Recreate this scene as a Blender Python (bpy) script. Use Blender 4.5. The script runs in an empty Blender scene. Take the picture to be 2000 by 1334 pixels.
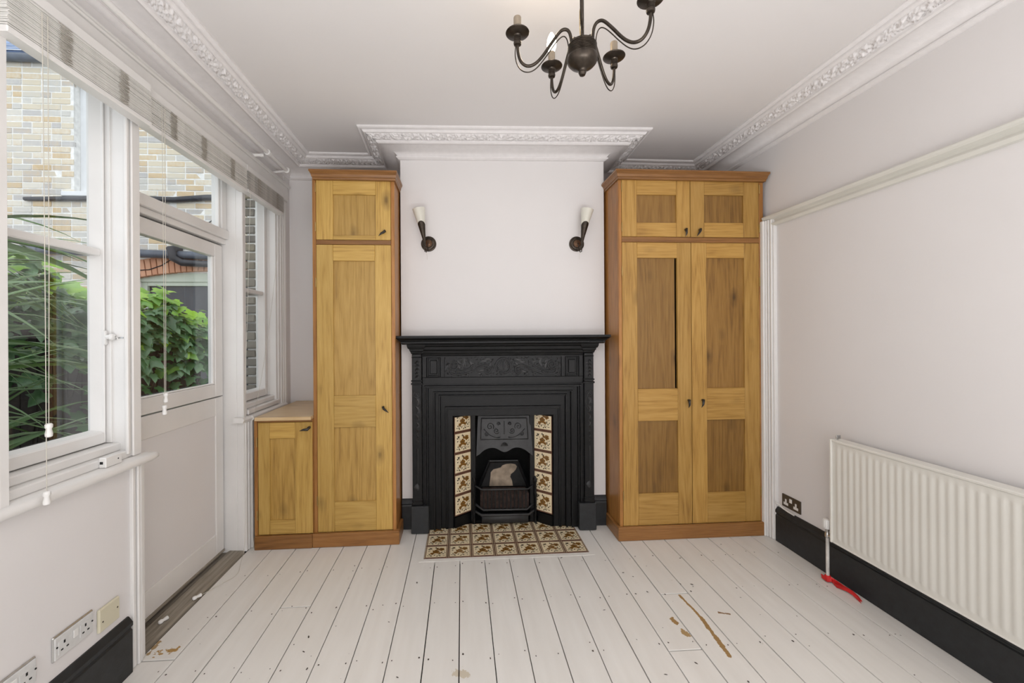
import bpy, math, random
from mathutils import Vector, Matrix, noise
random.seed(7)
S = bpy.context.scene
COL = S.collection
PI = math.pi

# ---------------------------------------------------------------- camera
YAW, ROLL, CAMZ = .0662, .0065, 1.4
cd = bpy.data.cameras.new('camera'); cam = bpy.data.objects.new('camera', cd); COL.objects.link(cam)
cd.sensor_width = 36; cd.lens = 14.4; cd.shift_x = .0225; cd.shift_y = -.00725
cd.clip_start = .02; cd.clip_end = 200
_R = Vector((math.cos(YAW), -math.sin(YAW), 0)); _F = Vector((math.sin(YAW), math.cos(YAW), 0)); _U = Vector((0, 0, 1))
_x = _R*math.cos(ROLL) - _U*math.sin(ROLL); _y = _R*math.sin(ROLL) + _U*math.cos(ROLL); _z = -_F
m = Matrix((_x, _y, _z)).transposed().to_4x4(); m.translation = (0, 0, CAMZ)
cam.matrix_world = m
S.camera = cam
# ---------------------------------------------------------------- world, light, exposure
w = bpy.data.worlds.new('overcast_sky'); S.world = w; w.use_nodes = True
wn = w.node_tree.nodes['Background']; wn.inputs[0].default_value = (.90, .95, 1, 1); wn.inputs[1].default_value = 1.7
S.view_settings.view_transform = 'Standard'; S.view_settings.look = 'None'
S.view_settings.exposure = 0; S.view_settings.gamma = 1; S.view_settings.use_curve_mapping = False
def area(name, loc, rot, sx, sy, power, col):
    l = bpy.data.lights.new(name, 'AREA'); l.shape = 'RECTANGLE'; l.size = sx; l.size_y = sy
    l.energy = power; l.color = col
    o = bpy.data.objects.new(name, l); COL.objects.link(o); o.location = loc; o.rotation_euler = rot
    return o
area('rear_fill_up', (.35, -.95, .45), (math.radians(184), 0, 0), 2.7, 1.1, 88, (.965, .98, 1))  # added fill behind the camera, bounced off the ceiling; no real lamp there
area('rear_fill_down', (.35, -.7, 2.6), (0, 0, 0), 2.4, 1.2, 21, (.965, .98, 1))  # second added fill, unseen, facing down to brighten floor, door and walls

# ---------------------------------------------------------------- helpers
MW = {}
class MB:
    def __init__(s): s.v = []; s.f = []; s.m = []
    def add(s, vs, fs, mi=0):
        n = len(s.v); s.v += [tuple(p) for p in vs]
        s.f += [tuple(i+n for i in f) for f in fs]; s.m += [mi]*len(fs)
    def box(s, x0, x1, y0, y1, z0, z1, c=0, mi=0):
        if x0 > x1: x0, x1 = x1, x0
        if y0 > y1: y0, y1 = y1, y0
        if z0 > z1: z0, z1 = z1, z0
        c = min(c, (x1-x0)*.45, (y1-y0)*.45, (z1-z0)*.45)
        if c <= 0:
            v = [(x, y, z) for x in (x0, x1) for y in (y0, y1) for z in (z0, z1)]
            s.add(v, [(0,1,3,2),(4,6,7,5),(0,4,5,1),(2,3,7,6),(0,2,6,4),(1,5,7,3)], mi); return s
        v = []; idx = {}
        for i, x in enumerate((x0, x1)):
            for j, y in enumerate((y0, y1)):
                for k, z in enumerate((z0, z1)):
                    sx, sy, sz = (1-2*i)*c, (1-2*j)*c, (1-2*k)*c
                    idx[i,j,k,0] = len(v); v.append((x, y+sy, z+sz))
                    idx[i,j,k,1] = len(v); v.append((x+sx, y, z+sz))
                    idx[i,j,k,2] = len(v); v.append((x+sx, y+sy, z))
        I = idx; f = []
        for i in (0,1): f.append((I[i,0,0,0],I[i,0,1,0],I[i,1,1,0],I[i,1,0,0]))
        for j in (0,1): f.append((I[0,j,0,1],I[1,j,0,1],I[1,j,1,1],I[0,j,1,1]))
        for k in (0,1): f.append((I[0,0,k,2],I[0,1,k,2],I[1,1,k,2],I[1,0,k,2]))
        for a in (0,1):
            for b in (0,1):
                f.append((I[a,b,0,0],I[a,b,1,0],I[a,b,1,1],I[a,b,0,1]))
                f.append((I[a,0,b,0],I[a,1,b,0],I[a,1,b,2],I[a,0,b,2]))
                f.append((I[0,a,b,1],I[1,a,b,1],I[1,a,b,2],I[0,a,b,2]))
        for i in (0,1):
            for j in (0,1):
                for k in (0,1): f.append((I[i,j,k,0],I[i,j,k,1],I[i,j,k,2]))
        s.add(v, f, mi); return s
    def tube(s, pts, r, n=8, cap=True, mi=0, flat=None):
        pts = [Vector(p) for p in pts]
        rs = r if isinstance(r, (list, tuple)) else [r]*len(pts)
        t0 = (pts[1]-pts[0]).normalized()
        up = Vector((0,0,1)) if abs(t0.z) < .9 else Vector((1,0,0))
        a = t0.cross(up).normalized(); vs = []
        for i, p in enumerate(pts):
            t = (pts[min(i+1, len(pts)-1)]-pts[max(i-1, 0)])
            t = t.normalized() if t.length > 1e-9 else t0
            a = (a - t*a.dot(t))
            a = a.normalized() if a.length > 1e-9 else t.orthogonal().normalized()
            b = t.cross(a)
            for k in range(n):
                th = 2*PI*k/n
                q = p + (a*math.cos(th) + b*math.sin(th))*rs[i]
                vs.append(q)
        fs = []
        for i in range(len(pts)-1):
            for k in range(n):
                k2 = (k+1) % n
                fs.append((i*n+k, i*n+k2, (i+1)*n+k2, (i+1)*n+k))
        if cap: fs += [tuple(range(n-1, -1, -1)), tuple((len(pts)-1)*n+k for k in range(n))]
        s.add(vs, fs, mi); return s
    def lathe(s, prof, o=(0,0,0), n=20, axis='Z', mi=0, ang=None, M=None):
        vs = []; fs = []; o = Vector(o)
        for (r, z) in prof:
            for k in range(n):
                th = 2*PI*k/n
                if axis == 'Z': p = Vector((r*math.cos(th), r*math.sin(th), z))
                elif axis == 'Y': p = Vector((r*math.cos(th), z, r*math.sin(th)))
                else: p = Vector((z, r*math.cos(th), r*math.sin(th)))
                if M is not None: p = M @ p
                vs.append(p+o)
        L = len(prof)
        for i in range(L-1):
            for k in range(n):
                k2 = (k+1) % n; fs.append((i*n+k, i*n+k2, (i+1)*n+k2, (i+1)*n+k))
        fs += [tuple(range(n-1, -1, -1)), tuple((L-1)*n+k for k in range(n))]
        s.add(vs, fs, mi); return s
    def loops(s, L, cap=True, mi=0):
        n = len(L[0]); vs = [p for l in L for p in l]; fs = []
        for i in range(len(L)-1):
            for k in range(n):
                k2 = (k+1) % n; fs.append((i*n+k, i*n+k2, (i+1)*n+k2, (i+1)*n+k))
        if cap: fs += [tuple(range(n-1, -1, -1)), tuple((len(L)-1)*n+k for k in range(n))]
        s.add(vs, fs, mi); return s
    def stack(s, uc, prof, back):      # prof rows: half width, front y, z ; profile returned on three sides
        L = [[(uc-h, back, z), (uc-h, y, z), (uc+h, y, z), (uc+h, back, z)] for (h, y, z) in prof]
        return s.loops(L)
    def prism(s, poly, a0, a1, axis='Y', mi=0):
        def P(p, a): return (p[0], a, p[1]) if axis == 'Y' else ((a, p[0], p[1]) if axis == 'X' else (p[0], p[1], a))
        return s.loops([[P(p, a0) for p in poly], [P(p, a1) for p in poly]], mi=mi)
    def uframe(s, uo, zo, ui, zi, vf, vb, z0=0, uc=0):   # inverted U
        e = min(.0016, (uo-ui)*.3)
        L = [[(uc-uo, z0), (uc-uo, zo), (uc+uo, zo), (uc+uo, z0), (uc+ui, z0), (uc+ui, zi), (uc-ui, zi), (uc-ui, z0)],
             [(uc-uo+e, z0), (uc-uo+e, zo-e), (uc+uo-e, zo-e), (uc+uo-e, z0), (uc+ui+e, z0), (uc+ui+e, zi+e), (uc-ui-e, zi+e), (uc-ui-e, z0)]]
        vs = [(x, vb, z) for x, z in L[0]]+[(x, vf+e, z) for x, z in L[0]]+[(x, vf, z) for x, z in L[1]]
        fs = [(i*8+k, i*8+(k+1) % 8, (i+1)*8+(k+1) % 8, (i+1)*8+k) for i in (0, 1) for k in range(8)]+[(16, 17, 22, 23), (17, 18, 21, 22), (18, 19, 20, 21)]
        s.add(vs, fs)
        return s
    def frame(s, x0, x1, z0, z1, w, y0, y1, c=0, axis='Y'):
        def B(a0, a1, b0, b1):
            if axis == 'Y': s.box(a0, a1, y0, y1, b0, b1, c)
            else: s.box(y0, y1, a0, a1, b0, b1, c)
        B(x0, x0+w, z0, z1); B(x1-w, x1, z0, z1); B(x0+w, x1-w, z0, z0+w); B(x0+w, x1-w, z1-w, z1)
        return s
    def mesh(s, name, mats, smooth=None):
        me = bpy.data.meshes.new(name); me.from_pydata(s.v, [], s.f)
        for mt in (mats if isinstance(mats, (list, tuple)) else [mats]): me.materials.append(mt)
        if any(s.m): me.polygons.foreach_set('material_index', s.m)
        me.update()
        import bmesh
        b = bmesh.new(); b.from_mesh(me); bmesh.ops.recalc_face_normals(b, faces=b.faces); b.to_mesh(me); b.free()
        if smooth:
            me.polygons.foreach_set('use_smooth', [True]*len(me.polygons))
            me.set_sharp_from_angle(angle=math.radians(smooth))
        me.update(); return me

def put(name, me, parent=None, loc=None, rot=None):
    o = bpy.data.objects.new(name, me); COL.objects.link(o)
    if parent is not None: o.parent = parent
    if loc is not None: o.location = loc
    if rot is not None: o.rotation_euler = rot
    return o
def part(name, mb, mats, parent, smooth=None, world=False):
    if world:
        inv = MW[parent.name].inverted(); mb.v = [tuple(inv @ Vector(p)) for p in mb.v]
    o = put(name, mb.mesh(name, mats, smooth), parent); MW[o.name] = MW[parent.name]; return o
def empty(name, loc=(0,0,0), rz=0):
    o = bpy.data.objects.new(name, None); COL.objects.link(o); o.empty_display_size = .1
    o.location = loc; o.rotation_euler = (0,0,rz); MW[o.name] = Matrix.Translation(loc) @ Matrix.Rotation(rz, 4, 'Z'); return o
def thing(name, label, cat, loc=(0,0,0), rz=0, group=None):
    o = empty(name, loc, rz); return tag(o, label, cat, group)
def tag(o, label, cat, group=None):
    o['label'] = label; o['category'] = cat
    if group: o['group'] = group
    return o
def one(name, mb, mats, label, cat, smooth=None, group=None):   # a thing that is one mesh, origin at its base
    xs = [p[0] for p in mb.v]; ys = [p[1] for p in mb.v]; zs = [p[2] for p in mb.v]
    c = Vector(((min(xs)+max(xs))/2, (min(ys)+max(ys))/2, min(zs)))
    mb.v = [tuple(Vector(p)-c) for p in mb.v]
    o = put(name, mb.mesh(name, mats, smooth), None, c); return tag(o, label, cat, group)
def struct(name, mb, mats, smooth=None):
    o = put(name, mb.mesh(name, mats, smooth)); o['kind'] = 'structure'; MW[o.name] = Matrix.Identity(4); return o
def sroot(name, loc=(0,0,0), rz=0):
    o = empty(name, loc, rz); o['kind'] = 'structure'; return o

# ---------------------------------------------------------------- materials
def nt(name):
    m = bpy.data.materials.new(name); m.use_nodes = True
    return m, m.node_tree, m.node_tree.nodes['Principled BSDF']
def srgb(r, g, b):
    f = lambda c: (c/255/12.92) if c/255 <= .04045 else ((c/255+.055)/1.055)**2.4
    return (f(r), f(g), f(b), 1)
def noise_node(t, scale, detail=3, vec=None, rough=.5):
    n = t.nodes.new('ShaderNodeTexNoise'); n.inputs['Scale'].default_value = scale; n.inputs['Detail'].default_value = detail
    n.inputs['Roughness'].default_value = rough
    if vec is not None: t.links.new(vec, n.inputs['Vector'])
    return n
def ramp(t, fac, stops):
    r = t.nodes.new('ShaderNodeValToRGB'); e = r.color_ramp.elements
    while len(e) < len(stops): e.new(.5)
    for el, (p, c) in zip(e, stops): el.position = p; el.color = c if len(c) == 4 else (*c, 1)
    t.links.new(fac, r.inputs[0]); return r
def mixc(t, fac, a, b, mode='MIX'):
    n = t.nodes.new('ShaderNodeMix'); n.data_type = 'RGBA'; n.blend_type = mode
    for s_, v in ((n.inputs[0], fac), (n.inputs[6], a), (n.inputs[7], b)):
        if hasattr(v, 'is_linked'): t.links.new(v, s_)
        else: s_.default_value = v
    return n.outputs[2]
def math_(t, op, a, b=None, c=None, clamp=False):
    n = t.nodes.new('ShaderNodeMath'); n.operation = op; n.use_clamp = clamp
    for i, v in enumerate((a, b, c)):
        if v is None: continue
        if hasattr(v, 'is_linked'): t.links.new(v, n.inputs[i])
        else: n.inputs[i].default_value = v
    return n.outputs[0]
def bump(t, bs, h, strength=.2, dist=.002):
    b = t.nodes.new('ShaderNodeBump'); b.inputs['Strength'].default_value = strength; b.inputs['Distance'].default_value = dist
    t.links.new(h, b.inputs['Height']); t.links.new(b.outputs[0], bs.inputs['Normal'])
def objco(t, world=False):
    if world:
        return t.nodes.new('ShaderNodeNewGeometry').outputs['Position']
    return t.nodes.new('ShaderNodeTexCoord').outputs['Object']
def plain(name, col, rough=.5, metal=0, var=.06, nscale=8, bs_=.1, bscale=60, spec=.5, coat=0, world=False):
    m, t, b = nt(name); co = objco(t, world)
    n = noise_node(t, nscale, 4, co)
    d = tuple(c*(1-var*1.6) for c in col[:3])+(1,); l = tuple(min(1, c*(1+var)) for c in col[:3])+(1,)
    r = ramp(t, n.outputs[0], [(.3, d), (.7, l)]); t.links.new(r.outputs[0], b.inputs['Base Color'])
    b.inputs['Roughness'].default_value = rough; b.inputs['Metallic'].default_value = metal
    b.inputs['Specular IOR Level'].default_value = spec; b.inputs['Coat Weight'].default_value = coat
    if bs_: bump(t, b, noise_node(t, bscale, 3, co).outputs[0], bs_)
    return m
def wood(name, axis, light, mid, dark, rough=.42, knots=True):
    m, t, b = nt(name); co = objco(t)
    oi = t.nodes.new('ShaderNodeObjectInfo'); rnd = math_(t, 'MULTIPLY', oi.outputs['Random'], 37.0)
    cv = t.nodes.new('ShaderNodeCombineXYZ')
    for i in range(3): t.links.new(rnd, cv.inputs[i])
    ad = t.nodes.new('ShaderNodeVectorMath'); ad.operation = 'ADD'; t.links.new(co, ad.inputs[0]); t.links.new(cv.outputs[0], ad.inputs[1])
    mp = t.nodes.new('ShaderNodeMapping'); sc = {'X': (.055, 1, 1), 'Y': (1, .055, 1), 'Z': (1, 1, .055)}[axis]
    mp.inputs['Scale'].default_value = sc; t.links.new(ad.outputs[0], mp.inputs[0])
    n1 = noise_node(t, 5, 2, mp.outputs[0]); n1.inputs['Distortion'].default_value = .25
    # cathedral growth lines: noise folded into rings
    ring = math_(t, 'FRACT', math_(t, 'MULTIPLY', n1.outputs[0], 18.0))
    ring = math_(t, 'ABSOLUTE', math_(t, 'SUBTRACT', ring, .5))
    ring = math_(t, 'MULTIPLY', ring, 2.0)
    fine = noise_node(t, 140, 4, mp.outputs[0])
    big = noise_node(t, 2.2, 2, ad.outputs[0])
    f = math_(t, 'ADD', math_(t, 'MULTIPLY', ring, .17), math_(t, 'MULTIPLY', fine.outputs[0], .55))
    f = math_(t, 'ADD', f, math_(t, 'MULTIPLY', big.outputs[0], .34))
    r = ramp(t, f, [(.26, dark), (.50, mid), (.76, light)])
    colr = r.outputs[0]
    if knots:
        mk = t.nodes.new('ShaderNodeMapping'); ks = {'X': (.55, 1, 1), 'Y': (1, .55, 1), 'Z': (1, 1, .55)}[axis]
        mk.inputs['Scale'].default_value = ks; t.links.new(ad.outputs[0], mk.inputs[0])
        wob = noise_node(t, 14, 2, ad.outputs[0])
        v = t.nodes.new('ShaderNodeTexVoronoi'); v.inputs['Scale'].default_value = 5.2; t.links.new(mk.outputs[0], v.inputs['Vector'])
        dd = math_(t, 'ADD', v.outputs['Distance'], math_(t, 'MULTIPLY', math_(t, 'SUBTRACT', wob.outputs[0], .5), .12))
        kr = ramp(t, dd, [(.05, (1, 1, 1, 1)), (.10, (.45, .45, .45, 1)), (.22, (0, 0, 0, 1))])
        kd = tuple(c*.30 for c in dark[:3])+(1,)
        colr = mixc(t, math_(t, 'MULTIPLY', kr.outputs[0], .8), colr, kd)
    hsv = t.nodes.new('ShaderNodeHueSaturation'); t.links.new(colr, hsv.inputs['Color'])
    t.links.new(math_(t, 'ADD', math_(t, 'MULTIPLY', oi.outputs['Random'], .22), .89), hsv.inputs['Value'])
    t.links.new(hsv.outputs[0], b.inputs['Base Color'])
    b.inputs['Roughness'].default_value = rough
    bump(t, b, f, .15, .001)
    return m
PAINT = plain('wall_paint', (.775, .752, .745, 1), .75, var=.012, nscale=1.5, bs_=.12, bscale=90, spec=.25)
CEIL = plain('ceiling_paint', (.80, .775, .765, 1), .8, var=.01, nscale=1.2, bs_=.08, bscale=70, spec=.2)
PLAST = plain('plaster_moulding', (.83, .805, .80, 1), .6, var=.02, nscale=30, bs_=.2, bscale=160, spec=.3)
GLOSSW = plain('white_gloss_paint', (.80, .785, .765, 1), .32, var=.025, nscale=5, bs_=.12, bscale=40, spec=.5)
RAILW = plain('off_white_paint', (.72, .71, .655, 1), .4, var=.03, nscale=4, bs_=.1, bscale=40)
RADW = plain('radiator_enamel', (.76, .745, .69, 1), .35, var=.015, nscale=3, bs_=.05)
BLACKP = plain('charcoal_paint', (.015, .017, .019, 1), .48, var=.2, nscale=30, bs_=.2, bscale=90)
IRON = plain('black_cast_iron', (.005, .0052, .0055, 1), .34, var=.3, nscale=40, bs_=.25, bscale=220, spec=.26)
IRONG = plain('grey_cast_iron', (.019, .0195, .0205, 1), .4, var=.25, nscale=25, bs_=.3, bscale=220)
SOOT = plain('sooty_iron', (.008, .008, .008, 1), .85, var=.3, nscale=30, bs_=.4, bscale=120)
BRONZE = plain('aged_bronze', (.055, .043, .033, 1), .34, metal=.75, var=.25, nscale=50, bs_=.1, bscale=200)
COPPER = plain('worn_copper', (.15, .085, .05, 1), .45, metal=.7, var=.2)
CANDLE = plain('candle_tube_gold', (.33, .27, .20, 1), .45, metal=.3, var=.1)
PLASTIC = plain('white_plastic', (.80, .79, .77, 1), .3, var=.01, bs_=0)
SOCKW = plain('white_socket_plate', (.66, .66, .65, 1), .3, var=.04, nscale=60, bs_=0)
CREAMP = plain('cream_plastic', (.66, .62, .47, 1), .35, var=.02, bs_=0)
BROWNP = plain('brown_metal_plate', (.075, .058, .04, 1), .4, metal=.3, var=.1, bs_=0)
DARK = plain('dark_void', (.01, .01, .01, 1), .9, var=.1, bs_=0)
CORD = plain('blind_cord', (.60, .57, .50, 1), .8, var=.05, bs_=0)
LADDER = plain('frayed_ladder_cord', (.40, .36, .30, 1), .9, var=.25, nscale=200, bs_=0)
SLAT = plain('blind_slat_paint', (.72, .705, .67, 1), .5, var=.06, nscale=20, bs_=.05)
SLATD = plain('dusty_blind_slat', (.62, .60, .56, 1), .55, var=.15, nscale=20, bs_=.05)
HORN = plain('dark_horn', (.022, .018, .015, 1), .3, var=.4, nscale=60, bs_=.1)
BRASS = plain('brass_hinge', (.42, .30, .12, 1), .35, metal=.9, var=.15)
RED = plain('red_ribbon', (.62, .012, .012, 1), .5, var=.15)
CHROME = plain('worn_chrome', (.5, .5, .49, 1), .25, metal=.9, var=.1)
STAIN = plain('ash_plaster', (.34, .27, .20, 1), .9, var=.3, nscale=14, bs_=.4, bscale=60)
PL, PM, PD = srgb(202, 166, 94), srgb(186, 149, 76), srgb(150, 112, 50)
PINEZ = wood('stripped_pine_vertical', 'Z', PL, PM, PD)
PINEX = wood('stripped_pine_horizontal', 'X', PL, PM, PD)
PINEP = wood('stripped_pine_panel', 'Z', srgb(192, 156, 88), srgb(174, 138, 70), srgb(136, 100, 44))
OL, OM, OD = srgb(182, 130, 72), srgb(162, 110, 54), srgb(130, 84, 38)
WPL, WPM, WPD = srgb(192, 152, 84), srgb(175, 134, 66), srgb(138, 98, 42)
WARZ = wood('waxed_pine_vertical', 'Z', WPL, WPM, WPD)
WARX = wood('waxed_pine_horizontal', 'X', WPL, WPM, WPD)
WARP = wood('waxed_pine_panel', 'Z', srgb(154, 117, 60), srgb(137, 100, 46), srgb(104, 72, 30))
ORZ = wood('orange_pine_vertical', 'Z', OL, OM, OD, .35)
ORX = wood('orange_pine_horizontal', 'X', srgb(158, 112, 64), srgb(138, 94, 48), srgb(108, 70, 34), .35)
ORY = wood('orange_pine_sideways', 'Y', srgb(158, 112, 64), srgb(138, 94, 48), srgb(108, 70, 34), .35)
TOPW = wood('pale_pine_top', 'X', srgb(226, 198, 156), srgb(210, 178, 132), srgb(184, 148, 100), .3)
GREYW = wood('weathered_grey_timber', 'Y', srgb(160, 152, 140), srgb(134, 126, 114), srgb(98, 90, 78), .7, False)

def glassmat(name, tint=(.97, .985, .98, 1), k=.55):
    m = bpy.data.materials.new(name); m.use_nodes = True; t = m.node_tree; t.nodes.clear()
    o = t.nodes.new('ShaderNodeOutputMaterial'); mx = t.nodes.new('ShaderNodeMixShader')
    tr = t.nodes.new('ShaderNodeBsdfTransparent'); tr.inputs[0].default_value = tint
    gl = t.nodes.new('ShaderNodeBsdfGlossy'); gl.inputs['Roughness'].default_value = .01
    fr = t.nodes.new('ShaderNodeFresnel'); fr.inputs[0].default_value = 1.45
    t.links.new(math_(t, 'MULTIPLY', fr.outputs[0], k), mx.inputs[0]); t.links.new(tr.outputs[0], mx.inputs[1]); t.links.new(gl.outputs[0], mx.inputs[2])
    t.links.new(mx.outputs[0], o.inputs[0]); return m
GLASS = glassmat('window_glass', (.985, .99, .99, 1), .13)
m, t, b = nt('frosted_shade_glass'); SHADE = m
b.inputs['Base Color'].default_value = (.72, .70, .62, 1); b.inputs['Roughness'].default_value = .45
b.inputs['Subsurface Weight'].default_value = .3; b.inputs['Subsurface Radius'].default_value = (.02, .02, .02)
m, t, b = nt('lit_bulb'); BULB = m
b.inputs['Emission Color'].default_value = (1, .86, .62, 1); b.inputs['Emission Strength'].default_value = 14
b.inputs['Base Color'].default_value = (1, .95, .85, 1)

# painted floorboard: white paint with wear of its own shape (world position)
def board_mat():
    m, t, b = nt('white_painted_floorboard'); P = objco(t, True)
    oi = t.nodes.new('ShaderNodeObjectInfo')
    mp = t.nodes.new('ShaderNodeMapping'); mp.inputs['Scale'].default_value = (1, .12, 1); t.links.new(P, mp.inputs[0])
    n = noise_node(t, 22, 4, mp.outputs[0]); n2 = noise_node(t, 1.6, 3, P)
    base = ramp(t, n.outputs[0], [(.25, srgb(226, 223, 218)), (.75, srgb(236, 234, 230))]).outputs[0]
    base = mixc(t, math_(t, 'MULTIPLY', n2.outputs[0], .35), base, srgb(218, 213, 204))
    base = mixc(t, math_(t, 'MULTIPLY', oi.outputs['Random'], .25), base, srgb(222, 218, 211))
    # sparse scuffs
    sc = noise_node(t, 5.5, 6, P, .7); sc2 = noise_node(t, 40, 3, mp.outputs[0])
    s = math_(t, 'MULTIPLY', ramp(t, sc.outputs[0], [(.66, (0,0,0,1)), (.72, (1,1,1,1))]).outputs[0], ramp(t, sc2.outputs[0], [(.5, (0,0,0,1)), (.62, (1,1,1,1))]).outputs[0])
    base = mixc(t, math_(t, 'MULTIPLY', s, .65), base, srgb(150, 132, 108))
    sep = t.nodes.new('ShaderNodeSeparateXYZ'); t.links.new(P, sep.inputs[0])
    X, Y = sep.outputs[0], sep.outputs[1]
    wob = noise_node(t, 28, 4, P, .65); wo = math_(t, 'SUBTRACT', wob.outputs[0], .5)
    def seg(ax, ay, bx, by, r, wk, col, base):
        dx, dy = bx-ax, by-ay; L2 = max(dx*dx+dy*dy, 1e-8)
        px = math_(t, 'SUBTRACT', X, ax); py = math_(t, 'SUBTRACT', Y, ay)
        h = math_(t, 'ADD', math_(t, 'MULTIPLY', px, dx/L2), math_(t, 'MULTIPLY', py, dy/L2), clamp=True)
        qx = math_(t, 'SUBTRACT', px, math_(t, 'MULTIPLY', h, dx)); qy = math_(t, 'SUBTRACT', py, math_(t, 'MULTIPLY', h, dy))
        d = math_(t, 'SQRT', math_(t, 'ADD', math_(t, 'MULTIPLY', qx, qx), math_(t, 'MULTIPLY', qy, qy)))
        d = math_(t, 'ADD', d, math_(t, 'MULTIPLY', wo, wk))
        f = math_(t, 'LESS_THAN', d, r)
        return mixc(t, f, base, col)
    br = srgb(158, 126, 82)
    base = seg(1.150, 2.115, 1.165, 1.95, .006, .02, br, base)
    base = seg(1.165, 1.95, 1.148, 1.70, .010, .03, br, base)
    base = seg(1.020, 1.945, 1.023, 1.915, .010, .05, br, base)
    base = seg(1.030, 1.87, 1.035, 1.835, .010, .06, srgb(170, 142, 100), base)
    base = seg(1.275, 1.972, 1.318, 1.955, .006, .03, srgb(140, 112, 84), base)
    base = seg(-1.345, 1.895, -1.285, 1.925, .004, .20, srgb(170, 132, 70), base)
    base = seg(-1.385, 1.90, -1.392, 1.97, .008, .06, srgb(160, 132, 90), base)
    base = seg(-.02, 1.70, .0, 1.69, .02, .12, srgb(205, 195, 176), base)
    t.links.new(base, b.inputs['Base Color']); b.inputs['Roughness'].default_value = .38
    bump(t, b, n.outputs[0], .12, .002)
    return m
BOARD = board_mat()

# ---------------------------------------------------------------- room dimensions
XL, XR, YB, YF, ZC = -1.40, 2.12, 3.43, -1.6, 2.785
CHX, CHY, CHR = .305, 2.972, -.0345
CHM = Matrix.Translation((CHX, CHY, 0)) @ Matrix.Rotation(CHR, 4, 'Z')
CHW = .742

# floor: boards are parts
fl = sroot('floor')
mb = MB().box(-1.62, 2.3, YF, 3.9, -.08, -.022); part('subfloor', mb, DARK, fl)
joints = [-.021+.1535*k for k in range(-10, 15)]
random.seed(3)
for k in range(len(joints)-1):
    x0, x1 = joints[k]+.0016+random.random()*.0010, joints[k+1]-.0016-random.random()*.0010
    x0 = max(x0, -1.40); x1 = min(x1, 2.115)
    if x1-x0 < .01: continue
    ends = [(YF, 3.42)]
    c = (x0+x1)/2
    if -.255 < c < .82: ends = [(YF, 2.541)]
    if x0 < -.27 and c > -.27: ends = [(YF, 3.42)]
    def split(y):
        global ends
        o = []
        for a, b_ in ends:
            o += [(a, y-.0032), (y+.0032, b_)] if a < y < b_ else [(a, b_)]
        ends = o
    if abs(c+.868) < .05: split(2.173)
    if abs(c-1.145) < .05: split(2.13)
    if abs(c-.99) < .05: split(1.748)
    if abs(c+1.33) < .06: split(1.86)
    if k % 5 == 2: split(.9)
    if k % 5 == 4: split(1.2-.9)
    for a, b_ in ends:
        z = -random.random()*.0012
        part('floorboard', MB().box(x0, x1, a, b_, -.022, z, .0013), BOARD, fl)
# timber edging mitred round the hearth
eb = MB()
HX0, HX1, HY0 = -.2465, .8035, 2.572
eb.loops([[(HX0-.028, HY0-.03, z), (HX1+.028, HY0-.03, z), (HX1, HY0, z), (HX0, HY0, z)] for z in (-.02, .001)])
part('hearth_edging', eb, BOARD, fl)
for xa, xb in ((HX0, HX0-.028), (HX1, HX1+.028)):
    part('hearth_edging', MB().loops([[(xa, HY0, z), (xb, HY0-.03, z), (xb, 2.95, z), (xa, 2.95, z)] for z in (-.02, .001)]), BOARD, fl)
# nail holes
nb = MB(); random.seed(11)
def dot(x, y, r, el=1.0, a=0):
    n = 7; vs = []
    for k in range(n):
        th = 2*PI*k/n; rr = r*(.7+.6*random.random())
        px, py = rr*math.cos(th), rr*el*math.sin(th)
        vs.append((x+px*math.cos(a)-py*math.sin(a), y+px*math.sin(a)+py*math.cos(a), .0009))
    nb.add(vs, [tuple(range(n))])
for row in (2.49, 2.14, 1.78, 1.42, 1.06, .7):
    for j in joints:
        for d in (-.022, .022):
            if random.random() < .8 and -1.38 < j+d < 2.1:
                dot(j+d+random.uniform(-.006, .006), row+random.uniform(-.02, .02), random.uniform(.0022, .0042), random.uniform(.8, 1.8))
for _ in range(70):
    x = random.uniform(-1.35, 2.05); y = random.uniform(1.5, 2.65)
    dot(x, y, random.uniform(.001, .0035), random.uniform(.6, 3), random.uniform(0, 3))
o = part('nail_hole', nb, plain('nail_dark', (.07, .055, .045, 1), .8, bs_=0), fl); o['kind'] = 'stuff'

# ceiling
struct('ceiling', MB().box(-1.62, 2.3, YF, 3.9, ZC, ZC+.12), CEIL)
# walls
wl = MB()
wl.box(-1.60, XL, YF, 1.825, -.08, .86); wl.box(-1.60, XL, YF, 1.30, .86, ZC)
wl.box(-1.60, XL, 1.30, 3.33, 2.46, ZC); wl.box(-1.557, XL+.008, 3.33, 3.62, -.08, ZC)
wl.box(-1.60, -1.43, 2.80, 3.33, -.08, .83)
struct('wall_left', wl, PAINT)
struct('wall_right', MB().box(XR, XR+.15, YF, 3.62, -.08, ZC), PAINT)
struct('wall_rear', MB().box(-1.60, 2.27, YF-.12, YF, -.08, ZC), PAINT)
struct('wall_back', MB().box(-1.392, XR, YB, YB+.19, -.08, ZC), PAINT)
# chimney breast with a fire opening, turned slightly like the old wall
cb = sroot('wall_chimney', (CHX, CHY, 0), CHR)
b_ = MB(); b_.box(-CHW, -.41, 0, .44, 0, ZC); b_.box(.41, CHW, 0, .44, 0, ZC); b_.box(-.41, .41, 0, .44, .86, ZC)
part('chimney_breast', b_, PAINT, cb)
b_ = MB(); b_.box(-.41, .41, .36, .44, -.02, .86); b_.box(-.41, .41, .10, .36, -.02, -.002)
part('fire_opening_lining', b_, SOOT, cb)

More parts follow.
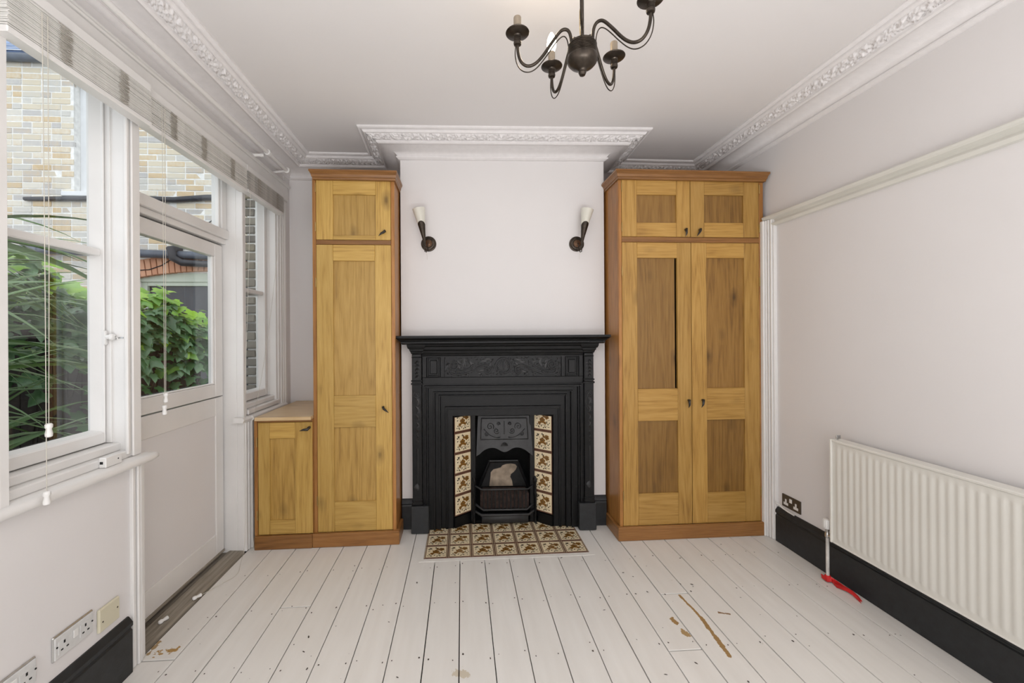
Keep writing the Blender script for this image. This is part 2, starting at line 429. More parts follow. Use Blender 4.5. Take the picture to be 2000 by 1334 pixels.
# cornice swept round the room
def miter(path, d):
    out = []
    n = len(path)
    for i, p in enumerate(path):
        p = Vector(p)
        if i == 0: t = (Vector(path[1])-p).normalized(); nn = Vector((t.y, -t.x)); out.append(p+nn*d); continue
        if i == n-1: t = (p-Vector(path[-2])).normalized(); nn = Vector((t.y, -t.x)); out.append(p+nn*d); continue
        t0 = (p-Vector(path[i-1])).normalized(); t1 = (Vector(path[i+1])-p).normalized()
        n0 = Vector((t0.y, -t0.x)); n1 = Vector((t1.y, -t1.x)); bb = (n0+n1).normalized()
        out.append(p+bb*(d/max(.2, bb.dot(n0))))
    return out
cl = CHM @ Vector((-CHW, 0, 0)); cr = CHM @ Vector((CHW, 0, 0))
path = [(XL, YF), (XL, YB), (cl.x-.02, YB), (cl.x, cl.y), (cr.x, cr.y), (cr.x+.02, YB), (XR, YB), (XR, YF)]
prof = [(.258, 0), (.258, .008), (.250, .016), (.240, .018), (.236, .013), (.230, .013), (.228, .022), (.220, .030), (.214, .031), (.212, .026),
        (.150, .048), (.148, .060), (.138, .066), (.130, .064), (.122, .060), (.10, .062), (.07, .068), (.045, .078), (.028, .09), (.018, .100),
        (.026, .104), (.026, .112), (.016, .118), (.006, .124), (0, .124)]
co_ = sroot('trim_1')
mb = MB(); rows = [[(p.x, p.y, ZC-dz) for p in miter(path, d)] for d, dz in prof]
n = len(path); vs = [p for r in rows for p in r]
fs = [(i*n+k, i*n+k+1, (i+1)*n+k+1, (i+1)*n+k) for i in range(len(rows)-1) for k in range(n-1)]
mb.add(vs, fs); part('cornice_moulding', mb, PLAST, co_, smooth=35)
# leafy enrichment: one modelled strip per run
def leafh(s, tt):
    L = .115
    ph = s/L*2*PI
    c = .5+.22*math.sin(ph)
    h = .9*math.exp(-((tt-c)/.085)**2)
    for q in range(2):                       # leaves either side of the stem
        sgn = 1 if q else -1
        u = (s/(L/2)+.25*q) % 1.0
        cc = .5-.24*math.sin(ph)*1.0+sgn*.04
        h = max(h, .95*math.exp(-((u-.5)/.26)**2-((tt-cc)/.17)**2)*(1+.35*math.cos(60*(tt-cc)+u*9)))
    n_ = noise.noise(Vector((s*95, tt*7, 3.1)));  h = max(h*.75, .55*(1-abs(n_)*3.2))
    h += .45*n_ + .30*noise.noise(Vector((s*190, tt*14, 8)))
    e = min(1, tt/.08, (1-tt)/.08)
    return max(0, h)*max(0, e)
A = miter(path, .211); B = miter(path, .151)
for i in range(len(path)-1):
    a0, a1, b0, b1 = A[i], A[i+1], B[i], B[i+1]
    y_lo = .9                               # modelled where the camera can see it
    Ls = (Vector(path[i+1])-Vector(path[i])).length
    N = max(8, int(Ls/.0042)); T = 13; mb = MB(); vs = []
    nrm = Vector((path[i+1][0]-path[i][0], path[i+1][1]-path[i][1])).normalized(); nin = Vector((nrm.y, -nrm.x))
    N = min(N, 900)
    for k in range(N+1):
        f_ = k/N
        for j in range(T):
            tt = j/(T-1); p = (a0.lerp(a1, f_)).lerp(b0.lerp(b1, f_), tt)
            z = ZC-(.027+(.047-.027)*tt)
            h = leafh(f_*Ls, tt)*.017
            vs.append((p.x+nin.x*h*.25, p.y+nin.y*h*.25, z-h))
    fs = [(k*T+j, k*T+j+1, (k+1)*T+j+1, (k+1)*T+j) for k in range(N) for j in range(T-1)]
    mb.add(vs, fs); part('leaf_enrichment', mb, PLAST, co_, smooth=80)

# picture rail + right-hand architrave
mb = MB()
mb.loops([[(XR, y, 2.118), (2.100, y, 2.120), (2.092, y, 2.134), (2.092, y, 2.138), (2.104, y, 2.141), (2.106, y, 2.152), (2.100, y, 2.162), (2.084, y, 2.170), (2.078, y, 2.178), (2.076, y, 2.188), (2.080, y, 2.193), (2.092, y, 2.197), (XR, y, 2.20)] for y in (YF, 2.705)])
struct('trim_2', mb, RAILW)
mb = MB()
for (y0, y1, x) in ((2.625, 2.637, 2.10), (2.637, 2.652, 2.09), (2.655, 2.668, 2.085), (2.671, 2.684, 2.08), (2.684, 2.712, 2.068)):
    mb.box(x, XR+.01, y0, y1, 0, 2.165, .003)
struct('trim_3', mb, GLOSSW)
# skirting
def skirt(mb, x0, x1, y0, y1, h, out, ax):
    if ax == 'x':     # wall plane at x0, projecting to x1
        s_ = x1-x0
        P = [(x0, 0), (x0+s_, 0), (x0+s_, h-.055), (x0+s_*.75, h-.05), (x0+s_*.75, h-.044), (x0+s_*1.1, h-.036), (x0+s_*1.1, h-.022), (x0+s_*.6, h-.008), (x0+s_*.3, h), (x0, h)]
        mb.loops([[(p[0], y, p[1]) for p in P] for y in (y0, y1)])
    else:
        s_ = y1-y0
        P = [(y0, 0), (y0+s_, 0), (y0+s_, h-.05), (y0+s_*.7, h-.04), (y0+s_*1.1, h-.03), (y0+s_*.6, h-.01), (y0, h)]
        mb.loops([[(x, p[0], p[1]) for p in P] for x in (x0, x1)])
    return mb
struct('baseboard_right', skirt(MB(), XR, 2.099, YF, 2.624, .228, 0, 'x'), BLACKP, 30)
struct('baseboard_left', skirt(MB(), XL, -1.379, YF, 1.805, .232, 0, 'x'), BLACKP, 30)
bb = sroot('baseboard_back', (CHX, CHY, 0), CHR)
for a, c_ in ((-CHW, -.64), (.625, CHW)):
    part('skirting_board', skirt(MB(), a, c_, 0, -.022, .215, 0, 'y'), BLACKP, bb, 30)

# ---------------------------------------------------------------- window wall
# pelmet board and moulding above the blinds
mb = MB(); mb.box(XL, -1.378, 1.24, 3.37, 2.462, 2.572, .003)
mb.loops([[(XL, y, 2.572), (-1.372, y, 2.572), (-1.366, y, 2.578), (-1.376, y, 2.584), (-1.366, y, 2.590), (-1.372, y, 2.60), (XL, y, 2.604)] for y in (1.22, 3.39)])
struct('trim_4', mb, GLOSSW)
# reeded architrave left of window
mb = MB()
for y0, y1, x in ((1.225, 1.248, -1.372), (1.250, 1.268, -1.380), (1.270, 1.288, -1.378), (1.290, 1.308, -1.382), (1.310, 1.340, -1.374)):
    mb.box(-1.557 if y1 > 1.33 else XL, x, y0, y1, .885, 2.47, .003)
struct('trim_5', mb, GLOSSW)
# post between window and door
mb = MB(); mb.box(-1.557, -1.408, 1.828, 1.892, 0, 2.47, .002); mb.box(-1.43, -1.396, 1.838, 1.884, .89, 2.46, .004)
mb.box(-1.41, -1.397, 1.812, 1.828, .905, 2.46, .003)
for y0, y1, x in ((1.822, 1.840, -1.388), (1.843, 1.856, -1.382), (1.859, 1.872, -1.384), (1.875, 1.890, -1.390)): mb.box(-1.42, x, y0, y1, 0, .862, .003)
struct('trim_6', mb, GLOSSW)
# post between door and narrow window
mb = MB(); mb.box(-1.575, -1.452, 2.745, 2.80, 0, 2.47, .002); mb.box(-1.455, -1.412, 2.748, 2.79, 0, 2.46, .004)
for y0, y1, x in ((2.755, 2.775, -1.400), (2.778, 2.80, -1.395), (2.803, 2.85, -1.385)): mb.box(-1.45, x, y0, y1, 0, .855, .003)
struct('trim_7', mb, GLOSSW)
# architrave at the far corner
mb = MB()
for y0, y1, x in ((3.252, 3.27, -1.425), (3.27, 3.29, -1.412), (3.293, 3.312, -1.402), (3.315, 3.335, -1.396), (3.335, 3.362, -1.388)):
    mb.box(-1.557, x, y0, y1, .87, 2.46, .003)
struct('trim_8', mb, GLOSSW)
# sills
def sill(mb, y0, y1, xf, z):
    P = [(-1.60, z-.035), (xf-.012, z-.035), (xf-.002, z-.028), (xf, z-.018), (xf-.002, z-.007), (xf-.012, z), (-1.60, z+.004)]
    mb.loops([[(a, y, b) for a, b in P] for y in (y0, y1)])
mb = MB(); sill(mb, YF, 1.822, -1.352, .888)
P = [(-1.40, .853), (-1.364, .853), (-1.354, .860), (-1.352, .870), (-1.354, .881), (-1.364, .888), (-1.40, .890)]
mb.loops([[(a, 1.82, b) for a, b in P], [(a, 1.90, b) for a, b in P], [(a-.004, 1.93, .87+(b-.87)*.7) for a, b in P], [(a-.02, 1.945, .87+(b-.87)*.3) for a, b in P]])
struct('trim_9', mb, GLOSSW, 50)
mb = MB(); sill(mb, 2.80, 3.33, -1.372, .873); 
P = [(-1.46, .84), (-1.40, .84), (-1.392, .857), (-1.40, .873), (-1.46, .875)]
mb.loops([[(a, 2.715, b) for a, b in P], [(a+.01, 2.80, b) for a, b in P]])
struct('trim_10', mb, GLOSSW, 50)

def casement(name, y0, y1, z0, z1, zbar, ya, yb, yg0, yg1, zg0, zg1, zb0, zb1, handle=None):
    r = sroot(name)
    # outer frame (jambs + stepped sub sill)
    fb = MB(); fb.box(-1.557, -1.470, y1-.002, y1+.012, z0, z1, .002)
    fb.box(-1.557, -1.47, y0-.03, y0, z0, z1, .002)
    fb.box(-1.60, -1.440, y0-.03, y1+.012, z0-.035, z0-.002, .004); fb.box(-1.60, -1.405, y0-.03, y1+.012, z0-.066, z0-.035, .004)
    fb.box(-1.60, -1.47, y0, y1, z1, z1+.05, .002)
    part('window_frame', fb, GLOSSW, r)
    # sash: stiles, rails, bar, beads
    sb = MB().box(-1.555, -1.487, y0+.002, yg0, z0+.002, z1, .003); part('sash_stile', sb, GLOSSW, r)
    sb = MB().box(-1.555, -1.487, yg1+.012, y1-.006, z0+.002, z1, .003); part('sash_stile', sb, GLOSSW, r)
    part('sash_rail', MB().box(-1.555, -1.487, yg0, yg1+.012, z0+.002, zg0-.008, .003), GLOSSW, r)
    part('sash_rail', MB().box(-1.555, -1.487, yg0, yg1+.012, zg1, z1, .003), GLOSSW, r)
    bd = MB()
    bd.loops([[(-1.535, yg1+.001, z), (-1.497, yg1+.012, z), (-1.49, yg1+.013, z), (-1.535, yg1+.014, z)] for z in (zg0-.008, zg1)])
    bd.loops([[(-1.535, y, zg0-.009), (-1.493, y, zg0-.009), (-1.500, y, zg0-.004), (-1.535, y, zg0+.003)] for y in (yg0, yg1+.012)])
    part('glazing_bead', bd, GLOSSW, r)
    part('glazing_bar', MB().box(-1.552, -1.497, yg0, yg1+.012, zb0, zb1, .004), GLOSSW, r)
    part('pane', MB().box(-1.538, -1.534, yg0-.005, yg1+.01, zb1-.002, zg1+.005), GLASS, r)
    part('pane', MB().box(-1.538, -1.534, yg0-.005, yg1+.01, zg0-.012, zb0+.002), GLASS, r)
    return r
w1 = casement('window_1', 1.375, 1.822, .955, 2.45, 0, 0, 0, 1.42, 1.797, 1.010, 2.42, 1.735, 1.765)
w3 = casement('window_3', 2.83, 3.252, .945, 2.45, 0, 0, 0, 2.87, 3.197, 1.008, 2.42, 1.703, 1.732)
# window handle with key
h = MB(); h.box(-1.487, -1.478, 1.803, 1.818, 1.365, 1.425, .003); h.lathe([(.009, 0), (.011, .01), (.009, .022)], (-1.480, 1.811, 1.398), 12, 'X')
h.box(-1.466, -1.452, 1.802, 1.826, 1.385, 1.412, .004)
h.tube([(-1.456, 1.822, 1.398), (-1.450, 1.838, 1.385), (-1.447, 1.846, 1.36), (-1.447, 1.848, 1.30)], [.009, .008, .0075, .008], 8)
ho = part('handle', h, PLASTIC, w1, 40); part('key', MB().box(-1.452, -1.425, 1.826, 1.829, 1.391, 1.398).box(-1.454, -1.448, 1.818, 1.828, 1.388, 1.401), CHROME, ho)

# transom light above the door
w2 = sroot('window_2')
part('transom_rail', MB().box(-1.60, -1.492, 1.892, 2.745, 2.018, 2.074, .003).box(-1.60, -1.512, 1.892, 2.745, 1.986, 2.018, .003), GLOSSW, w2)
part('window_frame', MB().box(-1.57, -1.505, 2.69, 2.742, 2.07, 2.46, .003).box(-1.57, -1.505, 1.892, 1.92, 2.07, 2.46, .003).box(-1.57, -1.505, 1.92, 2.69, 2.43, 2.46, .003), GLOSSW, w2)
part('glazing_bead', MB().box(-1.54, -1.515, 2.672, 2.69, 2.07, 2.43, .004).box(-1.54, -1.515, 1.92, 2.672, 2.07, 2.082, .003), GLOSSW, w2)
part('pane', MB().box(-1.538, -1.534, 1.915, 2.68, 2.075, 2.44), GLASS, w2)

# stable door
d1 = sroot('door_1')
dx0, dx1, dy0, dy1 = -1.575, -1.530, 1.897, 2.734
upper = part('upper_leaf', MB().box(dx0, dx1, dy0, 1.985, 1.020, 1.975, .003).box(dx0, dx1, 2.655, dy1, 1.020, 1.975, .003)
     .box(dx0, dx1, 1.985, 2.655, 1.020, 1.098, .003).box(dx0, dx1, 1.985, 2.655, 1.895, 1.975, .003), GLOSSW, d1)
part('glazing_bead', MB().box(-1.553, -1.536, 2.640, 2.655, 1.098, 1.895, .004).box(-1.553, -1.534, 1.985, 2.655, 1.098, 1.108, .004), GLOSSW, upper)
part('pane', MB().box(-1.560, -1.556, 1.98, 2.65, 1.095, 1.90), GLASS, upper)
lower = part('lower_leaf', MB().box(dx0, dx1, dy0, 1.985, .035, 1.013, .003).box(dx0, dx1, 2.655, dy1, .035, 1.013, .003)
     .box(dx0, dx1, 1.985, 2.655, .90, 1.013, .003).box(dx0, dx1, 1.985, 2.655, .035, .165, .003), GLOSSW, d1)
part('door_panel', MB().box(-1.57, -1.536, 1.98, 2.66, .16, .905), PAINT, lower)
part('weather_bar', MB().box(-1.60, -1.523, dy0, dy1, .022, .037, .003), GREYW, lower)
part('threshold', MB().loops([[(-1.62, y, -.02), (-1.405, y, -.02), (-1.408, y, .006), (-1.42, y, .012), (-1.50, y, .016), (-1.52, y, .004), (-1.62, y, .0)] for y in (1.885, 2.745)]), GREYW, d1)
part('door_stop', MB().box(-1.60, -1.578, 2.70, 2.745, .02, 1.99).box(-1.60, -1.578, 1.93, 2.70, 1.955, 1.99).box(-1.60, -1.578, 1.892, 1.93, .02, 1.99), DARK, d1)

# ---------------------------------------------------------------- outside
def plantmat(name, cols, rough=.4):
    m, t, b = nt(name); oi = t.nodes.new('ShaderNodeObjectInfo'); ge = t.nodes.new('ShaderNodeNewGeometry')
    v = math_(t, 'FRACT', math_(t, 'ADD', oi.outputs['Random'], ge.outputs['Random Per Island']))
    n_ = noise_node(t, 30, 3, objco(t)); v = math_(t, 'ADD', math_(t, 'MULTIPLY', v, .8), math_(t, 'MULTIPLY', n_.outputs[0], .2))
    r = ramp(t, v, [(i/(len(cols)-1), c) for i, c in enumerate(cols)])
    t.links.new(r.outputs[0], b.inputs['Base Color']); b.inputs['Roughness'].default_value = rough; return m
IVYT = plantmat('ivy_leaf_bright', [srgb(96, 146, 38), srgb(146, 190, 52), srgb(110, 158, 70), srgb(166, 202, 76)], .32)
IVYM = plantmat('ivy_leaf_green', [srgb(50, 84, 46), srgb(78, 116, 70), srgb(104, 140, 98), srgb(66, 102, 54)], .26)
BLADE = plantmat('strap_leaf', [srgb(72, 104, 66), srgb(104, 138, 72), srgb(130, 160, 118), srgb(92, 124, 54)], .35)
BRICKM = plantmat('london_stock_brick', [srgb(214, 208, 194), srgb(220, 208, 184), srgb(204, 202, 196), srgb(226, 220, 206), srgb(212, 188, 150), srgb(192, 190, 188), srgb(220, 214, 202)], .9)
BRICKG = plantmat('grey_sooty_brick', [srgb(120, 114, 104), srgb(146, 138, 124), srgb(104, 98, 92), srgb(158, 146, 122)], .9)
MORT = plain('lime_mortar', (.86, .85, .82, 1), .95, var=.1, nscale=20, bs_=.3, bscale=80)
ORB = plantmat('orange_rubbed_brick', [srgb(206, 150, 118), srgb(214, 164, 134), srgb(194, 132, 102)], .85)
PIPE = plain('grey_gutter', (.10, .12, .155, 1), .35, var=.2, nscale=10)
BPIPE = plain('black_pipe', (.03, .035, .045, 1), .4, var=.2)
UWHITE = plain('outdoor_white_paint', (.80, .81, .82, 1), .45, var=.03)
GREENW = plain('pale_green_paint', (.58, .63, .52, 1), .5, var=.03)
SLATE = plain('blue_slate', (.24, .33, .52, 1), .5, var=.35, nscale=12)
DGLASS = plain('dark_window_glass', (.05, .055, .065, 1), .06, var=.2, nscale=3, bs_=0)
SOIL = plain('dark_soil', (.035, .026, .02, 1), .95, var=.4, nscale=14, bs_=.5)
FENCE = plain('dark_fence_timber', (.045, .035, .027, 1), .85, var=.4, nscale=10, bs_=.4)

g = MB().box(-9, -1.60, -3, 9, -.35, -.14); o = struct('ground', g, SOIL)

# house across the yard
hs = thing('brick_house', 'pale stock-brick house wall with white sash window seen through the window panes', 'house', (-4.4, 5.5, -.14))
HY = 5.43
wx0, wx1, wz0, wz1 = -4.80, -4.22, 3.20, 4.56      # upper window opening
ax0, ax1, az1 = -4.06, -2.30, 2.15                 # lower arched window
cbk = MB()
for (a, b2, c_, d_) in ((-9, wx0, -.14, 4.84), (wx0, wx1, wz1, 4.84), (wx0, wx1, az1+.2, wz0-.02), (wx1, -1.62, az1+.2, 4.84), (wx0, ax0, -.14, az1+.2), (ax1, -1.62, -.14, az1+.2)):
    cbk.box(a, b2, HY-.004, HY+.24, c_, d_)
part('mortar_wall', cbk, MORT, hs, world=True)
bricks = []; random.seed(5)
cz = -.14; row = 0
while cz < 4.78:
    x = -7.2 + (.1125 if row % 2 else 0)
    while x < -1.7:
        L = .215
        if row % 2 and random.random() < .35: L = .102
        if row % 2 == 0 and random.random() < .12: L = .102
        x0, x1 = x, x+L; x = x1+.011
        z0, z1 = cz+.005, cz+.070
        if x1 > wx0-.0 and x0 < wx1 and z1 > wz0-.08 and z0 < wz1: 
            if x0 < wx0-.03 and x1 > wx0: x1 = wx0
            elif x0 < wx1 < x1-.03: x0 = wx1
            else: continue
        if x1 > ax0 and x0 < ax1 and z1 > .6 and z0 < az1+.26:
            if x0 < ax0-.03: x1 = min(x1, ax0)
            else: continue
        # how it projects
        d = x0*math.sin(YAW)+HY*math.cos(YAW)
        px = 955+800*((x0+x1)/2*math.cos(YAW)-HY*math.sin(YAW))/d; py = 652-800*(cz-1.4)/d
        vis = (10 < px < 190 and 100 < py < 480) or (270 < px < 440 and 235 < py < 505)
        if (10 < px < 190 and py < 60+(px-15)*.66-10) or (px > 270 and py < 250+(px-280)*.55-10): vis = False
        bricks.append((0 if vis else 1, random.random(), x0, x1, z0, z1))
    cz += .075; row += 1
bricks.sort()
base_b = {}
rest = MB()
for i, (_, _, x0, x1, z0, z1) in enumerate(bricks):
    pr = random.uniform(-.002, .005)
    if i < 298:
        kL = round(x1-x0, 2)
        if kL not in base_b:
            base_b[kL] = MB().box(0, x1-x0, -.010, .03, 0, .065, .004).mesh('brick', BRICKM)
        o = put('brick', base_b[kL], hs, Vector((x0, HY+pr, z0))-Vector((-4.4, 5.5, -.14)), (random.uniform(-.01, .01), 0, random.uniform(-.012, .012)))
    else: rest.box(x0, x1, HY-.010+pr, HY+.03, z0, z1, .004)
o = part('brickwork', rest, BRICKM, hs, world=True); o['kind'] = 'stuff'
# eaves, slates
part('eaves_gutter', MB().tube([(-9, HY-.06, 4.80), (-1.7, HY-.06, 4.84)], .05, 10), PIPE, hs, 60, True)
part('fascia', MB().box(-9, -1.7, HY-.03, HY+.05, 4.80, 4.93, .004), SLATE, hs, world=True)
sl = MB()
for r_ in range(8):
    for c_ in range(24):
        x = -9+c_*.31+(.15 if r_ % 2 else 0); y0 = HY-.08+r_*.17; z0 = 4.90+r_*.15
        sl.loops([[(x, y0, z0), (x+.3, y0, z0), (x+.3, y0+.26, z0+.21), (x, y0+.26, z0+.21)], [(x, y0, z0+.012), (x+.3, y0, z0+.012), (x+.3, y0+.26, z0+.222), (x, y0+.26, z0+.222)]])
o = part('roof_slates', sl, SLATE, hs, world=True); o['kind'] = 'stuff'
part('lead_flashing', MB().box(-9, -1.7, HY-.10, HY-.06, 5.03, 5.055), UWHITE, hs, world=True)
# upper sash window
sf = part('sash_window', MB().frame(wx0+.0, wx1, wz0, wz1, .08, HY+.08, HY+.16, .004).box(wx0+.08, wx1-.08, HY+.07, HY+.14, 3.84, 3.90, .004)
          .frame(wx0+.08, wx1-.08, wz0+.08, 3.84, .055, HY+.09, HY+.14, .003).frame(wx0+.08, wx1-.08, 3.90, wz1-.08, .05, HY+.10, HY+.15, .003).box(wx0-.12, wx1+.1, HY-.05, HY+.12, wz0-.06, wz0, .006)
          .box(wx0+.085, wx0+.125, HY+.075, HY+.11, 3.74, 3.84, .004), UWHITE, hs, world=True)
part('pane', MB().box(wx0+.12, wx1-.12, HY+.125, HY+.13, wz0+.12, 3.85), DGLASS, sf, world=True)
part('pane', MB().box(wx0+.12, wx1-.12, HY+.135, HY+.14, 3.88, wz1-.1), DGLASS, sf, world=True)
# lower arched window: frame, panes, orange brick arch
lf = part('arched_window', MB().frame(ax0, ax1, .6, az1-.04, .07, HY+.06, HY+.14, .004).box(ax0, ax1, HY+.04, HY+.10, az1-.06, az1+.09, .003)
          .box(-3.21, -3.15, HY+.07, HY+.13, .6, az1-.05), GREENW, hs, world=True)
part('pane', MB().box(ax0+.06, ax1-.06, HY+.10, HY+.105, .65, az1-.1), DGLASS, lf, world=True)
amid = (ax0+ax1)/2; hw = (ax1-ax0)/2
na = 26
vb = [MB().box(-.030, .030, -.02, .05, 0, .215, .003).mesh('arch_brick', ORB)]
for i in range(na):
    f_ = (i+.5)/na*2-1; x = amid+f_*(hw+.02); z = az1+.07-.09*f_*f_
    put('arch_brick', vb[0], hs, Vector((x, HY-.005, z))-Vector((-4.4, 5.5, -.14)), (0, f_*.16, 0))
part('arch_backing', MB().box(ax0-.05, ax1+.1, HY+.03, HY+.2, az1+.05, az1+.24), MORT, hs, world=True)
gt = part('gutter', MB().tube([(-6.9, HY-.09, 2.52), (-4.0, HY-.09, 2.425), (-1.75, HY-.09, 2.36)], .05, 12), PIPE, hs, 60, True)
part('bracket', MB().tube([(-3.55, HY-.02, 2.50), (-3.55, HY-.16, 2.46), (-3.53, HY-.15, 2.36), (-3.45, HY-.12, 2.31), (-3.25, HY-.1, 2.30), (-2.6, HY-.09, 2.28)], [.05, .055, .05, .045, .04, .04], 10), BPIPE, gt, 60, True)
part('bracket', MB().tube([(-5.35, HY-.09, 2.50), (-5.33, HY-.10, 2.40), (-5.28, HY-.08, 2.33)], [.04, .035, .03], 8), BPIPE, gt, 60, True)
part('black_cable', MB().tube([(-5.35, HY-.03, 3.10), (-4.2, HY-.04, 3.12), (-3.6, HY-.04, 3.11), (-3.2, HY-.035, 3.145), (-1.9, HY-.04, 3.14)], [.025, .038, .036, .04, .04], 8), BPIPE, hs, 60, True)
part('black_cable', MB().tube([(-3.0, HY-.02, 3.02), (-3.15, HY-.02, 2.86), (-3.3, HY-.02, 2.76)], .007, 6), BPIPE, hs, 60, True)
part('black_cable', MB().tube([(-4.1, HY-.03, 2.22), (-3.9, HY-.03, 2.235), (-3.75, HY-.03, 2.29), (-3.6, HY-.03, 2.39)], .006, 6), BPIPE, hs, 60, True)

# brick return beside the narrow window
rt = thing('brick_return_wall', 'rough grey brick wall edge with black downpipe outside the narrow right window', 'wall', (-1.72, 3.72, -.14))
part('mortar_wall', MB().box(-1.815, -1.615, 3.612, 3.9, -.14, 4.6), MORT, rt, world=True)
random.seed(9); z = -.14; row = 0
while z < 4.5:
    segs = ((-1.84, -1.60),) if row % 2 else ((-1.84, -1.745), (-1.735, -1.60))
    for a, c_ in segs:
        j = random.uniform(-.006, .006)
        q = MB().box(a+abs(j), c_-.004, 3.595+j, 3.64, z+.006, z+.068, .007)
        q.v = [(p[0]+random.uniform(-.003, .003), p[1]+random.uniform(-.004, .004), p[2]+random.uniform(-.003, .003)) for p in q.v]
        part('brick', q, BRICKG, rt, world=True)
    z += .075; row += 1
dp = part('downpipe', MB().tube([(-1.895, 3.66, -.14), (-1.895, 3.66, 4.6)], .034, 14), BPIPE, rt, 60, True)
part('pipe_collar', MB().lathe([(.036, 1.54), (.043, 1.55), (.043, 1.62), (.036, 1.63)], (-1.895, 3.66, 0), 14).lathe([(.036, .40), (.043, .41), (.043, .48), (.036, .49)], (-1.895, 3.66, 0), 14), BPIPE, dp, 60, True)

# boundary fence with ivy
fx = -3.25
fe = thing('garden_fence', 'dark timber boundary fence hidden behind ivy outside', 'fence', (fx, 3.3, -.14))
random.seed(2)
for k in range(36):
    y = .9+k*.123
    part('fence_board', MB().box(fx-.02, fx+.0+random.uniform(0, .006), y, y+.118, -.14, 1.68+random.uniform(-.01, .01), .003), FENCE, fe, world=True)
part('fence_rail', MB().box(fx-.06, fx-.02, .9, 5.3, 1.2, 1.28).box(fx-.06, fx-.02, .9, 5.3, .3, .38), FENCE, fe, world=True)
def ivy_leaf():
    pts = [(0, 0), (.20, -.14), (.42, -.02), (.36, .18), (.56, .40), (.30, .46), (.22, .66), (0, 1.0), (-.22, .66), (-.30, .46), (-.56, .40), (-.36, .18), (-.42, -.02), (-.20, -.14)]
    c = (0, .32, .05); q = MB()
    vs = [c]+[(x, y, -.10*abs(x)-.12*(y-.3)**2) for x, y in pts]; n_ = len(pts)
    q.add(vs, [(0, i+1, (i+1) % n_+1) for i in range(n_)]); return q
lq = ivy_leaf(); lm_t = lq.mesh('leaf', IVYT, 80); lm_m = ivy_leaf().mesh('leaf', IVYM, 80)
iv = thing('ivy', 'large-leaved green ivy mound seen through the door and left window', 'ivy', (fx, 3.3, -.14))
MW[iv.name] = Matrix.Translation((fx, 3.3, -.14))
random.seed(21); spots = []
def top(y): return 1.95-.13*(y-2.6)+.07*math.sin(y*5)+.05*math.sin(y*11+1)
for _ in range(2300):
    y = random.uniform(1.3, 5.25); tz = top(y); z = tz-abs(random.gauss(0, .5))*1.15-.0
    if z < -.05: continue
    if z < tz-.45 and random.random() < .72: continue
    bulge = .55*max(.25, 1-((tz-z)/1.5)**1.3)*(1 if z < tz-.1 else .8)
    x = fx+bulge*random.uniform(.75, 1.05) if z < tz-.14 else fx+random.uniform(-.1, .5)
    d = x*math.sin(YAW)+y*math.cos(YAW)
    px = 955+800*(x*math.cos(YAW)-y*math.sin(YAW))/d; py = 652-800*(z-1.4)/d
    vis = (270 < px < 420 and py < 775) or (15 < px < 190 and 465 < py < 880) or (470 < px < 510 and py < 760)
    s_ = random.uniform(.085, .15)
    spots.append((0 if vis else 1, -s_/y, x, y, z, s_, tz))
spots.sort(); rest_t = MB()
for i, (_, _, x, y, z, s_, tz) in enumerate(spots):
    out = Vector((.8, -.45, 1.1 if z > tz-.3 else .7)).normalized()
    nrm = (out+Vector((random.uniform(-.6, .6), random.uniform(-.6, .6), random.uniform(-.3, .8)))).normalized()
    down = Vector((random.uniform(-.6, .6), random.uniform(-.6, .6), -1)); tip = (down-nrm*down.dot(nrm)).normalized()
    sd = tip.cross(nrm)
    R = Matrix((sd*s_, tip*s_, nrm*s_)).transposed()
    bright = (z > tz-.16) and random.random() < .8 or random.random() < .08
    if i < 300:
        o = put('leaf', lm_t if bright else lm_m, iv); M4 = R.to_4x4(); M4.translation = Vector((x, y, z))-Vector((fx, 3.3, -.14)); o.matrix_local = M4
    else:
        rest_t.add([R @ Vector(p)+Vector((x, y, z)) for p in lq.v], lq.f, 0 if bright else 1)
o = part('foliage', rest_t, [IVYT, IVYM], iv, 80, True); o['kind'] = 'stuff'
st = MB(); random.seed(4)
for _ in range(26):
    y = random.uniform(1.6, 5.1); p = Vector((fx+.05, y, -.1)); pts = [p.copy()]
    for k in range(7): p = p+Vector((random.uniform(-.02, .07), random.uniform(-.09, .09), .24)); pts.append(p.copy())
    st.tube(pts, [.014-.0012*k for k in range(8)], 6)
o = part('stem', st, FENCE, iv, 60, True)

# strap-leaved plant
pl = thing('strap_leaf_plant', 'tall arching strap-leaved plant outside the large left window', 'plant', (-2.3, 1.5, -.14))
random.seed(31)
part('trunk', MB().tube([(-2.3, 1.5, -.14), (-2.31, 1.49, .7), (-2.3, 1.5, 1.5)], [.07, .06, .05], 10), FENCE, pl, 60, True)
def blade(o_, az, L, el, wd, droop):
    q = MB(); p = Vector(o_); d = Vector((math.cos(az)*math.cos(el), math.sin(az)*math.cos(el), math.sin(el)))
    sd0 = Vector((-math.sin(az), math.cos(az), 0)); N = 11; vs = []; tw = random.uniform(-1.1, 1.1)
    for k in range(N+1):
        f_ = k/N; wv = wd*(.45+.55*min(1, f_*4))*(1-max(0, f_-.35)/.66)**.8 if f_ < 1 else .0008
        up = sd0.cross(d).normalized()
        sdt = (sd0*math.cos(tw)+up*math.sin(tw)); upt = (up*math.cos(tw)-sd0*math.sin(tw))
        vs += [p-sdt*wv/2+upt*wv*.12, p-upt*wv*.10, p+sdt*wv/2+upt*wv*.12]
        p = p+d*(L/N); d = (d+Vector((0, 0, -droop*(.4+f_)))).normalized()
    fs = []
    for k in range(N):
        a = k*3; fs += [(a, a+1, a+4, a+3), (a+1, a+2, a+5, a+4)]
    q.add(vs, fs); return q
